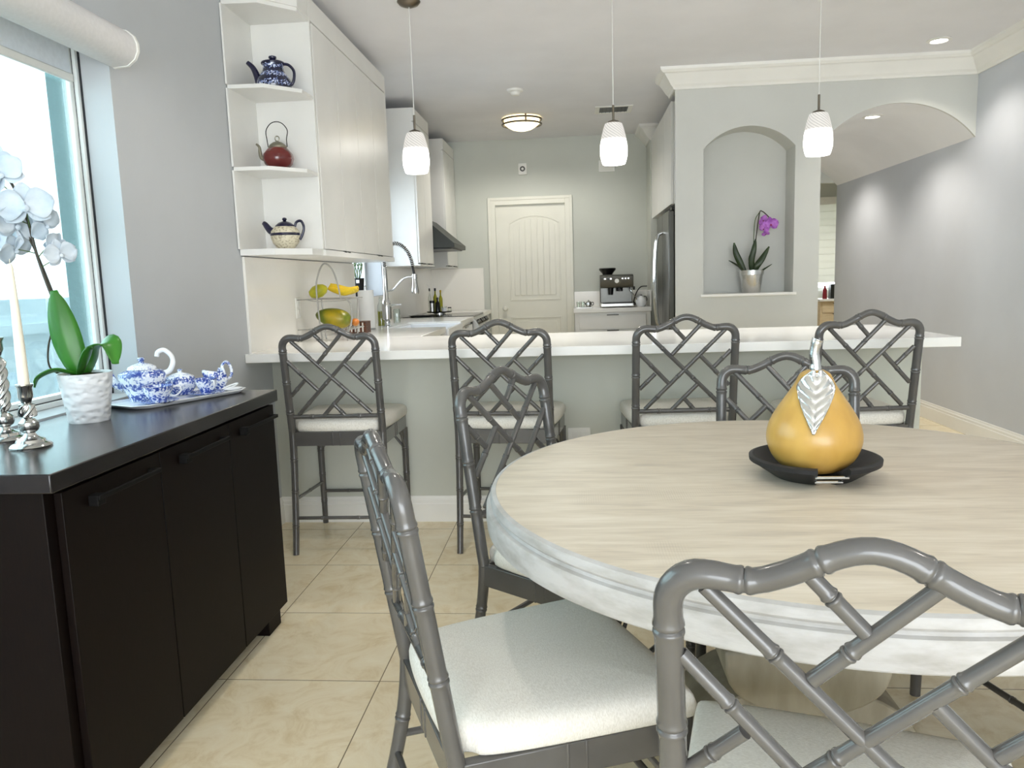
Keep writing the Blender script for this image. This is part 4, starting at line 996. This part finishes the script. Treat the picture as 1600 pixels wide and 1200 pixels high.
# ------------------------------------------------------------------ tea set on its tray
tz = .88; trot = math.radians(64.5)
b = B(); tp = [(-.225, -.075), (-.185, -.105), (.185, -.105), (.225, -.075), (.225, .075), (.185, .105), (-.185, .105), (-.225, .075)]
def sc(poly, k): return [(p[0]*k, p[1]*k) for p in poly]
add_loft(b, [[(p[0], p[1], z) for p in sc(tp, k)] for k, z in ((.90, 0), (.93, .002), (1.0, .012), (.985, .0135), (.93, .006), (.5, .005), (.02, .005))])
tag(obj('serving_tray', b, 'white_cer', None, ang=30), 'long white octagonal tray holding the blue and white tea set', 'tray', (-1.366, 2.500, .8805), trot)
tz = .8865
def spun(name, label, cat, loc, prof, m_, seg=40, fn=None, **k):
    t = thing(name, label, cat, loc, 0, k.get('group')); b = B(); add_lathe(b, prof, seg, fn=fn); obj('body', b, m_, t, ang=60); return t
tpz = thing('teapot', 'large blue and white patterned teapot with lid and upright handle on the tray', 'teapot', (-1.462, 2.455, tz), .35)
flute = lambda a, z: 1+.025*abs(math.sin(6*a))
b = B(); add_lathe(b, [(0, 0), (.043, 0), (.046, .006), (.046, .010), (.066, .05), (.074, .082), (.072, .092), (.06, .100), (.048, .104), (.0, .106)], 56, fn=flute); obj('body', b, 'blue1', tpz, ang=60)
b = B(); add_lathe(b, [(.047, .105), (.044, .113), (.030, .121), (.012, .126), (.007, .130), (.012, .138), (.010, .144), (0, .146)], 32); obj('lid', b, 'blue2', tpz, ang=60)
b = B(); add_tube(b, spline([(.060, 0, .085), (.085, 0, .095), (.098, 0, .12), (.095, 0, .145), (.075, 0, .165), (.055, 0, .16), (.05, 0, .145)], 6), [.009]*14+[.008]*23, 10, squash=.8); obj('handle', b, 'white_cer', tpz, ang=80)
b = B(); add_tube(b, spline([(-.06, 0, .045), (-.085, 0, .06), (-.098, 0, .09), (-.112, 0, .105)], 5), [.016-.0006*i for i in range(16)], 12); obj('spout', b, 'blue2', tpz, ang=80)
def cup(loc, label, rz=.4, s=1.0):
    t = thing('teacup', label, 'teacup', loc, rz, 'blue and white teacups on the tray')
    b = B(); add_lathe(b, [(0, 0), (.020*s, 0), (.022*s, .005), (.034*s, .028), (.042*s, .052), (.040*s, .052), (.032*s, .028), (.019*s, .008), (0, .007)], 40, fn=lambda a, z: 1+.02*abs(math.sin(5*a))); obj('bowl', b, 'blue1', t, ang=60)
    b = B(); add_tube(b, spline([(.034*s, 0, .044), (.056*s, 0, .046), (.060*s, 0, .030), (.045*s, 0, .016), (.03*s, 0, .018)], 5), .0028, 8); obj('handle', b, 'white_cer', t)
def saucer(loc, label):
    b = B(); add_lathe(b, [(0, 0), (.03, 0), (.045, .003), (.062, .011), (.060, .0125), (.042, .006), (0, .004)], 40); tag(obj('saucer', b, 'blue2', None, ang=60), label, 'saucer', loc, group='saucers on the tray')
saucer((-1.363, 2.368, tz), 'blue patterned saucer under the nearer teacup'); cup((-1.363, 2.368, tz+.0065), 'nearer blue and white teacup, in front of the large teapot', .5, 1.15)
saucer((-1.288, 2.545, tz), 'blue patterned saucer under the teacup beside the sugar bowl'); cup((-1.288, 2.545, tz+.0065), 'smaller blue and white teacup between sugar bowl and creamer', -.6, .9)
sg_ = thing('sugar_bowl', 'round blue and white lidded sugar bowl in the middle of the tray', 'sugar bowl', (-1.398, 2.580, tz))
b = B(); add_lathe(b, [(0, 0), (.034, 0), (.036, .005), (.052, .03), (.054, .045), (.048, .056), (0, .058)], 40, fn=flute); obj('body', b, 'blue1', sg_, ang=60)
b = B(); add_lathe(b, [(.049, .057), (.044, .064), (.025, .073), (.008, .077), (.006, .081), (.010, .087), (0, .091)], 32); obj('lid', b, 'blue2', sg_, ang=60)
cr_ = thing('creamer', 'blue and white creamer jug with tall pouring lip at the tray end', 'creamer', (-1.312, 2.672, tz), .9)
b = B(); add_lathe(b, [(0, 0), (.026, 0), (.028, .005), (.040, .028), (.041, .04), (.033, .058), (.031, .066), (.029, .066), (.036, .04), (.024, .008), (0, .008)], 40)
for v in b.verts:
    if v.co.z > .05 and v.co.x < 0: v.co.x *= 1.5; v.co.z += .25*abs(v.co.x)
    if v.co.z > .05 and v.co.x > .02: v.co.z += .012
obj('body', b, 'blue1', cr_, ang=60)
b = B(); add_tube(b, spline([(.036, 0, .03), (.058, 0, .045), (.060, 0, .075), (.045, 0, .098), (.028, 0, .088), (.027, 0, .07)], 6), .0055, 10); obj('handle', b, 'blue2', cr_, ang=80)
spd = thing('spoon_dish', 'small white dish with a looped handle at the far end of the tray', 'dish', (-1.242, 2.64, tz), .9)
b = B(); add_lathe(b, [(0, 0), (.018, 0), (.034, .008), (.033, .010), (.016, .004), (0, .003)], 28, sx=1.2, sy=.7); obj('bowl', b, 'white_cer', spd, ang=60)
b = B(); add_tube(b, [(.03*math.cos(a)-.005, .016*math.sin(a), .016+.008*math.cos(a)) for a in [2*PI*i/24 for i in range(24)]], .0025, 8, closed=True); obj('handle', b, 'white_cer', spd)

# ------------------------------------------------------------------ teapots on the corner shelves
t = thing('teapot', 'dark blue stamped pottery teapot on the upper corner shelf', 'teapot', (-1.430, 3.76, 2.188), .08)
b = B(); add_lathe(b, [(0, 0), (.078, 0), (.082, .004), (.083, .035), (.078, .055), (.062, .078), (.050, .098), (.047, .118), (.050, .128), (0, .128)], 48); obj('body', b, 'polish', t, ang=50)
b = B(); add_lathe(b, [(.054, .126), (.056, .130), (.054, .136), (.03, .142), (.015, .145), (.012, .149), (.019, .155), (.018, .163), (.008, .167), (0, .167)], 32); obj('lid', b, 'navy', t, ang=60)
b = B(); add_tube(b, spline([(.045, 0, .128), (.075, 0, .122), (.098, 0, .095), (.098, 0, .06), (.088, 0, .035), (.078, 0, .03)], 6), .007, 10, squash=1.3); obj('handle', b, 'navy', t, ang=80)
b = B(); add_tube(b, spline([(-.070, 0, .035), (-.082, 0, .08), (-.098, 0, .115), (-.122, 0, .140)], 6), [.019-.0005*i for i in range(19)], 12); obj('spout', b, 'navy', t, ang=60)
t = thing('teapot', 'dark red lacquered teapot with pewter lid and tall wire handle on the middle corner shelf', 'teapot', (-1.435, 3.76, 1.817), .08)
b = B(); add_lathe(b, [(0, .006), (.036, .006), (.045, .010), (.066, .03), (.074, .055), (.070, .078), (.052, .100), (.044, .108), (0, .109)], 48, fn=lambda a, z: 1-.04*abs(math.cos(3*a))**8); obj('body', b, 'red', t, ang=60)
b = B(); add_lathe(b, [(0, 0), (.038, 0), (.038, .007), (0, .007)], 24); add_lathe(b, [(.043, .107), (.044, .113), (.036, .124), (.022, .134), (.006, .139), (0, .141)], 28); obj('lid', b, 'pewter', t, ang=60)
b = B(); add_tube(b, [(.010*math.cos(a), 0, .152+.012*math.sin(a)) for a in [2*PI*i/20 for i in range(20)]], .003, 8, closed=True); obj('lid_ring', b, 'pewter', t)
b = B(); add_tube(b, spline([(-.062, 0, .055), (-.082, 0, .065), (-.088, 0, .09), (-.090, 0, .115), (-.104, 0, .13)], 6), [.012-.0003*i for i in range(25)], 12); obj('spout', b, 'pewter', t, ang=60)
b = B(); add_tube(b, spline([(-.046, 0, .112), (-.050, 0, .15), (-.052, 0, .19), (-.03, 0, .222), (0, 0, .232), (.03, 0, .222), (.052, 0, .19), (.046, 0, .15), (.046, 0, .112)], 6), .0022, 8); obj('handle', b, 'darkmetal', t)
t = thing('teapot', 'speckled stoneware teapot with dark blue lid and handle on the lowest corner shelf', 'teapot', (-1.425, 3.755, 1.436), .05)
b = B(); add_lathe(b, [(0, 0), (.036, 0), (.040, .004), (.062, .03), (.072, .06), (.068, .088), (.052, .108), (.044, .112), (0, .113)], 48); obj('body', b, 'speck', t, ang=60)
b = B(); add_lathe(b, [(.0715, .066), (.0735, .068), (.0725, .078), (.0705, .079)], 48); obj('painted_band', b, 'navy', t)
b = B(); add_lathe(b, [(.047, .110), (.046, .116), (.030, .130), (.012, .136), (.007, .139), (.012, .145), (.009, .153), (0, .155)], 32); obj('lid', b, 'navy', t, ang=60)
b = B(); add_tube(b, spline([(.048, 0, .104), (.058, 0, .130), (.082, 0, .135), (.094, 0, .105), (.085, 0, .070), (.071, 0, .045)], 6), .0065, 10); obj('handle', b, 'navy', t, ang=80)
b = B(); add_tube(b, spline([(-.052, 0, .085), (-.075, 0, .095), (-.098, 0, .125), (-.108, 0, .132)], 6), [.022-.0007*i for i in range(19)], 12); obj('spout', b, 'navy', t, ang=60)

# ------------------------------------------------------------------ peninsula items: fruit stand and fruit
fs = thing('fruit_stand', 'two tier grey wire fruit stand with arched handle on the counter', 'fruit stand', (-1.385, 4.34, ZT))
W2 = .135
for z in (.070, .240):
    b = B()
    for s in (-1, 1):
        add_tube(b, [(-W2, s*.10, z), (W2, s*.10, z)], .0035, 8); add_tube(b, [(s*W2, -.10, z), (s*W2, .10, z)], .0035, 8)
    add_tube(b, spline([(-W2, -.10, z), (-W2*.5, -.10, z-.012), (W2*.5, -.10, z-.012), (W2, -.10, z)], 5), .0025, 6)
    for i in range(9): add_tube(b, [(-.11+i*.0275, -.10, z), (-.11+i*.0275, .10, z)], .0015, 6)
    add_tube(b, [(-.19, -.10, z), (-W2, -.10, z)], .0035, 8)
    obj('wire_tray', b, 'wire', fs)
b = B(); add_tube(b, spline([(-.05, -.104, 0.002), (-.058, -.104, .10), (-.066, -.104, .25), (-.06, -.104, .35), (-.018, -.104, .435), (.028, -.104, .41), (.056, -.104, .33), (.070, -.104, .24)], 6), .0048, 10); obj('arched_handle', b, 'wire', fs)
b = B(); add_tube(b, spline([(.10, -.10, .24), (.125, -.10, .20), (.125, -.10, .12), (.105, -.10, .06), (.095, -.10, .002)], 6), .0048, 10); add_tube(b, [(.095, .10, .002), (.11, .10, .24)], .0045, 8); add_tube(b, [(-.095, .10, .002), (-.11, .10, .24)], .0045, 8); obj('post', b, 'wire', fs)
def blob(name, label, cat, prof, m_, loc, rot, bend=0., group=None, seg=28, sy=1.):
    b = B(); add_lathe(b, prof, seg, sy=sy)
    if bend:
        for v in b.verts: v.co.x += bend*v.co.z**2
    o = obj(name, b, m_, None, ang=80); tag(o, label, cat, loc, None, group); o.rotation_euler = rot; return o
bp_ = [(p.x, p.z) for p in spline([(.0, 0, -.10), (.03, 0, -.095), (.052, 0, -.06), (.056, 0, -.01), (.046, 0, .045), (.026, 0, .085), (.008, 0, .10), (0, 0, .101)], 5)]
bp_ = [(max(0, r), z) for r, z in bp_]; bp_[0] = (0, bp_[0][1]); bp_[-1] = (0, bp_[-1][1])
blob('papaya', 'large green and yellow papaya lying on the lower tier of the fruit stand', 'papaya', bp_, 'papaya', (-1.395, 4.33, ZT+.131), (0, math.radians(-78), .1))
blob('mango', 'orange cut end of the papaya on the lower tier', 'mango', [(0, -.028), (.015, -.024), (.023, 0), (.017, .022), (0, .028)], 'papaya2', (-1.278, 4.37, ZT+.099), (1.4, 0, .3))  # separate blob standing for the papaya's orange cut end
blob('mango', 'yellow green mango on the upper tier beside the bananas', 'mango', [(0, -.055), (.02, -.05), (.036, -.02), (.038, .01), (.026, .04), (.010, .053), (0, .055)], 'pearg', (-1.466, 4.31, ZT+.285), (0, math.radians(68), .2))
bn = thing('banana_bunch', 'bunch of yellow bananas on the upper tier of the fruit stand', 'bananas', (-1.33, 4.34, ZT+.252))
for i, (dy, dz, rz) in enumerate(((-.05, .012, -.1), (-.015, .022, .0), (.02, .03, .1), (.05, .016, .22))):
    b = B(); pts = spline([(-.075, dy*.4, dz+.035), (-.03, dy*.8, dz+.022), (.03, dy, dz+.006), (.085, dy, dz+.018)], 6); n = len(pts)
    pts = [Matrix.Rotation(rz, 3, 'Z') @ p for p in pts]
    add_tube(b, pts, [.004+.0125*math.sin(PI*min(1, .12+.84*k/(n-1)))**.5 for k in range(n)], 8); obj('banana', b, 'banana', bn, ang=50)
bx = thing('wooden_box', 'brown striped wooden box behind the fruit stand', 'box', (-1.455, 4.98, ZT))
box('body', 'brown', bx, -.10, .085, -.06, .06, 0, .075)
b = B()
for i in range(7): add_box(b, -.09+i*.025, -.082+i*.025, -.064, -.0605, .008, .068)
obj('stripe', b, 'trimw', bx)
pt_ = thing('paper_towel_roll', 'white paper towel roll standing by the sink', 'paper towel', (-1.465, 5.30, ZT))
b = B(); add_lathe(b, [(0, 0), (.06, 0), (.06, .008), (.006, .009), (.006, .30), (.010, .305), (0, .312)], 32); obj('holder', b, 'chrome', pt_)
b = B(); add_lathe(b, [(.02, .010), (.055, .010), (.055, .275), (.02, .275)], 40); obj('roll', b, 'paper', pt_)

# faucet
fa = thing('kitchen_faucet', 'tall chrome spring neck kitchen faucet with pull down spray head', 'faucet', (-1.395, 5.60, ZT))
b = B(); add_lathe(b, [(0, 0), (.033, 0), (.033, .006), (.020, .012), (.022, .03), (.019, .045), (.034, .055), (.036, .14), (.032, .185), (.022, .200), (.022, .205), (.018, .215), (.018, .33), (.015, .42), (.012, .44), (0, .44)], 28); obj('column', b, 'chrome', fa, ang=40)
arcp = spline([(0, 0, .43), (.0, 0, .50), (.03, 0, .575), (.09, 0, .605), (.155, 0, .57), (.195, 0, .50), (.212, 0, .42), (.22, 0, .37)], 10)
b = B(); add_tube(b, arcp, .0095, 8); obj('hose', b, 'black', fa)
b = B(); s = [0]
for a, c in zip(arcp, arcp[1:]): s.append(s[-1]+(c-a).length)
n = 620; hel = []
for k in range(n+1):
    q = s[-1]*.86*k/n
    i = max(0, min(len(s)-2, next((j for j in range(len(s)-1) if s[j+1] >= q), len(s)-2)))
    p = arcp[i].lerp(arcp[i+1], (q-s[i])/(s[i+1]-s[i])); tn = (arcp[i+1]-arcp[i]).normalized(); bi = Vector((0, 1, 0)); nn = tn.cross(bi)
    a = 2*PI*34*k/n; hel.append(p+.0135*(math.cos(a)*nn+math.sin(a)*bi))
add_tube(b, hel, .0038, 5); obj('spring', b, 'chrome', fa, ang=80)
b = B(); add_tube(b, spline([(0, 0, .265), (.05, 0, .268), (.10, 0, .315), (.15, 0, .355), (.215, 0, .36)], 6), .007, 10); add_lathe(b, [(.013, .345), (.019, .345), (.019, .375), (.013, .375)], 20, (.222, 0, 0)); obj('support_arm', b, 'chrome', fa)
b = B(); add_lathe(b, [(0, .235), (.026, .235), (.028, .25), (.020, .30), (.016, .34), (.014, .38), (0, .38)], 24, (.222, 0, 0)); obj('spray_head', b, 'chrome', fa, ang=40)
b = B(); add_tube(b, [(.02, -.01, .155), (.06, -.01, .158), (.115, -.01, .160)], [.011, .007, .0055], 10); obj('lever', b, 'chrome', fa)
sp_ = thing('soap_bottle', 'slim green glass bottle behind the faucet', 'bottle', (-1.47, 5.72, ZT))
b = B(); add_lathe(b, [(0, 0), (.026, 0), (.026, .15), (.012, .18), (.010, .22), (0, .22)], 24); obj('bottle', b, 'clear', sp_)
b = B(); add_lathe(b, [(0, .002), (.0245, .002), (.0245, .11), (0, .11)], 24); obj('liquid', b, 'oil', sp_)
jr = thing('glass_jar', 'clear glass jar to the right of the faucet', 'jar', (-1.42, 6.02, ZT))
b = B(); add_lathe(b, [(0, 0), (.026, 0), (.028, .008), (.028, .10), (.024, .115), (.022, .115), (.026, .10), (.026, .01), (0, .006)], 28); obj('jar', b, 'clear', jr)
b = B(); add_lathe(b, [(0, .007), (.012, .007), (.012, .08), (0, .08)], 20); obj('brush', b, 'paper', jr)
pl = thing('potted_plant', 'small green plant in a black pot on the kitchen window sill', 'potted plant', (-1.655, 5.80, 1.20))
b = B(); add_lathe(b, [(0, -.038), (.036, -.038), (.046, .09), (.049, .10), (.045, .10), (.042, .085), (0, .085)], 28); obj('pot', b, 'black', pl, ang=40)
for i in range(9):
    a = i*.7; b = B(); add_tube(b, spline([(.012*math.cos(a), .012*math.sin(a), .085), (.028*math.cos(a), .028*math.sin(a), .15), (.036*math.cos(a+.4), .036*math.sin(a+.4), .20), (.02*math.cos(a+.9), .045*math.sin(a+.9), .22-.01*(i % 3))], 5), [.0035]*10+[.005]*6, 6); obj('stem', b, 'stemg', pl)
tag(box('pot_label', 'trimw', None, -.012, .012, -.001, .001, -.012, .012, 0), 'small white tag on the black pot at the window', 'tag', (-1.645, 5.7515, 1.275))

# cooktop objects
tr_ = thing('oil_tray', 'round silver tray with oil bottles on the cooktop', 'tray', (-1.345, 7.53, .9405))
b = B(); add_lathe(b, [(0, .012), (.05, .012), (.05, 0), (.06, 0), (.06, .012), (.115, .018), (.125, .026), (.128, .026), (.118, .014), (.06, .008)], 40); obj('dish', b, 'chrome', tr_)
def bottle(loc, label, H, r, m_, fill=None, cap='black', spout=False):
    t = thing('oil_bottle', label, 'bottle', loc, 0, 'bottles on the cooktop tray')
    b = B(); add_lathe(b, [(0, 0), (r, 0), (r, H*.62), (r*.4, H*.76), (r*.35, H*.9), (0, H*.9)], 24); obj('glass', b, m_, t, ang=50)
    b = B(); add_lathe(b, [(r*.38, H*.88), (r*.5, H*.9), (r*.5, H), (0, H)], 16); obj('cap', b, cap, t)
    if spout:
        b = B(); add_tube(b, spline([(0, 0, H), (-.005, 0, H+.02), (-.03, 0, H+.04)], 4), .003, 6); obj('pour_spout', b, 'steel', t)
bottle((-1.435, 7.520, .953), 'thin clear bottle with pour spout, leftmost on the cooktop tray', .24, .016, 'clear', spout=True)
bottle((-1.385, 7.550, .953), 'tall bottle with black stopper on the cooktop tray', .24, .020, 'oil')
bottle((-1.335, 7.570, .953), 'green oil bottle with yellow neck on the cooktop tray', .22, .019, 'oil', cap='banana')
bottle((-1.35, 7.470, .953), 'short dark bottle in front on the cooktop tray', .15, .022, 'blackglass')
def jar(loc, label, H, r, m_, lid):
    t = thing('spice_jar', label, 'jar', loc, 0, 'jars on the cooktop tray'); b = B(); add_lathe(b, [(0, 0), (r, 0), (r, H*.8), (0, H*.8)], 24); obj('body', b, m_, t)
    b = B(); add_lathe(b, [(0, H*.8), (r*1.03, H*.8), (r*1.03, H), (0, H)], 24); obj('lid', b, lid, t)
jar((-1.405, 7.470, .953), 'silver pepper grinder with black lid on the cooktop tray', .12, .024, 'steel', 'black')
jar((-1.29, 7.490, .953), 'small white jar on the cooktop tray', .06, .026, 'white_cer', 'clear')
jar((-1.245, 7.540, .953), 'low glass jar with black lid at the right of the cooktop tray', .05, .018, 'clear', 'black')
b = B(); add_loft(b, [[(math.cos(a)*.13*k, math.sin(a)*.045*k, z) for a in [2*PI*i/28 for i in range(28)]] for k, z in ((.8, 0), (1, .012), (.96, .012), (.7, .004), (.05, .003))]); tag(obj('spoon_rest', b, 'steel', None, ang=50), 'long oval metal spoon rest at the left of the cooktop', 'spoon rest', (-1.42, 7.02, .9405), .5)

# coffee counter objects
em = thing('espresso_machine', 'stainless steel espresso machine with bean hopper on the coffee counter', 'espresso machine', (.425, 8.13, ZT))
box('body', 'steelmid', em, -.165, .165, -.02, .17, .045, .33, .006)
box('base', 'steel', em, -.168, .168, -.20, .17, .008, .045, .006)
box('drip_tray', 'black', em, -.15, .15, -.205, -.06, .045, .052)
b = B(); add_prism(b, [(-.17, .235), (-.155, .20), (.10, .20), (.10, .335), (-.15, .335), (-.18, .32)], 'x', -.168, .168); obj('control_head', b, 'steelmid', em, .006)
for x in (-.12, -.09, -.06, .06, .09, .12):
    b = B(); add_lathe(b, [(0, 0), (.010, 0), (.010, .006), (0, .007)], 16); k = obj('button', b, 'chrome' if x != -.09 else 'black', em); k.location = (x, -.176, .292); k.rotation_euler = (PI/2, 0, 0)
b = B(); add_lathe(b, [(0, 0), (.022, 0), (.022, .008), (0, .009)], 24); k = obj('pressure_gauge', b, 'trimw', em); k.location = (0, -.176, .27); k.rotation_euler = (PI/2, 0, 0)
b = B(); add_lathe(b, [(0, .335), (.05, .335), (.055, .35), (.085, .385), (.088, .40), (.08, .405), (0, .405)], 32, (-.085, .03, 0)); obj('bean_hopper', b, 'black', em)
b = B(); add_lathe(b, [(0, .165), (.034, .165), (.034, .20), (0, .20)], 24, (.03, -.10, 0)); add_tube(b, [(.03, -.12, .18), (.03, -.22, .175)], .010, 10); obj('portafilter', b, 'black', em)
b = B(); add_lathe(b, [(0, .13), (.024, .13), (.030, .20), (0, .20)], 20, (-.06, -.10, 0)); obj('grinder_cradle', b, 'black', em)
b = B(); add_tube(b, spline([(.13, -.12, .20), (.15, -.14, .16), (.19, -.15, .10), (.20, -.15, .075)], 5), .005, 8); obj('steam_wand', b, 'chrome', em)
b = B(); add_lathe(b, [(0, -.012), (.018, -.01), (.018, .01), (0, .012)], 16); k = obj('steam_knob', b, 'black', em); k.location = (.182, -.03, .19); k.rotation_euler = (0, PI/2, 0)
b = B(); add_tube(b, spline([(.615, 8.25, .98), (.64, 8.28, .955), (.62, 8.33, .96), (.65, 8.38, 1.06), (.70, 8.40, 1.13), (.758, 8.30, 1.14)], 6), .006, 8); tag(obj('power_cord', b, 'black', None), 'black power cord running from the espresso machine to the wall', 'cord')
jg = thing('milk_jug', 'round white jug on the coffee counter right of the espresso machine', 'jug', (.675, 8.04, ZT))
b = B(); add_lathe(b, [(0, 0), (.035, 0), (.055, .03), (.056, .06), (.040, .09), (.028, .10), (.030, .112), (0, .112)], 32); obj('body', b, 'white_cer', jg, ang=60)
b = B(); add_tube(b, spline([(.03, 0, .105), (.05, 0, .10), (.06, 0, .07), (.05, 0, .05)], 4), .005, 8); add_lathe(b, [(0, .112), (.012, .112), (.012, .122), (0, .122)], 14); obj('handle', b, 'black', jg)
ctr = box('serving_tray', 'steel', None, -.085, .085, -.07, .07, 0, .012, .004); tag(ctr, 'small metal tray at the left of the coffee counter', 'tray', (.09, 8.02, ZT))
sp2 = thing('small_teapot', 'small silver pot on the tray left of the espresso machine', 'pot', (.135, 8.02, ZT+.012))
b = B(); add_lathe(b, [(0, 0), (.022, 0), (.034, .02), (.032, .045), (.018, .058), (.006, .062), (.006, .070), (0, .072)], 28); obj('body', b, 'chrome', sp2)
b = B(); add_tube(b, spline([(.03, 0, .045), (.048, 0, .045), (.048, 0, .02), (.032, 0, .015)], 4), .004, 8); add_tube(b, [(-.03, 0, .025), (-.05, 0, .05)], .005, 8); obj('handle', b, 'black', sp2)
for i, x in enumerate((.03, .075)):
    b = B(); add_lathe(b, [(0, 0), (.018, 0), (.021, .055), (.019, .055), (.016, .004), (0, .004)], 20)
    tag(obj('glass_cup', b, 'clear', None), ('left' if i == 0 else 'right')+' one of two small clear glasses on the coffee tray', 'glass', (x, 8.0, ZT+.012), group='glasses on the coffee tray')
wb = thing('wall_speaker', 'small white wall box with a round dark grille above the kitchen door', 'wall speaker', (-.537, YB, 2.425))
box('housing', 'trimw', wb, -.045, .045, -.03, 0, -.06, .06, .004)
b = B(); add_lathe(b, [(.014, 0), (.028, 0), (.028, .003), (.014, .003), (.014, 0)], 24); k = obj('grille', b, 'black', wb); k.location = (0, -.03, 0); k.rotation_euler = (PI/2, 0, 0)
wg = thing('wall_vent', 'white wall vent half hidden behind the middle pendant light', 'vent', (.36, YB, 2.42))
box('frame', 'trimw', wg, -.085, .085, -.015, 0, -.06, .06, .003)
b = B()
for i in range(5): add_box(b, -.07, .07, -.019, -.015, -.045+i*.02, -.038+i*.02)
obj('slats', b, 'door', wg)

# far room beyond the hall
dup(rl, (3.3, 10.0, 2.5), 0, 'added recessed light in the far room ceiling')
du = thing('drawer_unit', 'pale birch drawer unit in the far room beyond the hall', 'drawer unit', (3.55, 11.15, 0))
box('body', 'beige', du, -.18, .18, -.2, .2, 0, .82)
for i in range(5):
    d = box('drawer', 'beige', du, -.155, .17, -.215, -.2, .08+i*.145, .215+i*.145)
    b = B(); add_prism(b, [(-.02, .215+i*.145), (.09, .215+i*.145), (.035, .180+i*.145)], 'y', -.217, -.2151); obj('finger_notch', b, 'black', d)
box('worktop', 'trimw', du, -.2, .5, -.25, .25, .821, .85)
b = B(); add_lathe(b, [(0, 0), (.03, 0), (.03, .12), (.012, .15), (.012, .18), (0, .18)], 20); tag(obj('bottle', b, 'tealglass', None), 'dark red bottle on the far room drawer unit', 'bottle', (3.46, 11.05, .851))
tag(box('storage_box', 'steeldark', None, -.06, .06, -.05, .05, 0, .20), 'dark box on the far room drawer unit', 'box', (3.60, 11.1, .851))
rbn = thing('roman_blind', 'pale folded roman blind over the far room window', 'blind', (3.7, 11.46, 1.05))
for i in range(11): box('fold', 'blind', rbn, -.7, .7, -.02+.004*(i % 2), .0+.004*(i % 2), .02+i*.10, .122+i*.10, .004)
box('valance', 'trimw', rbn, -.72, .72, -.04, .03, 1.12, 1.22)
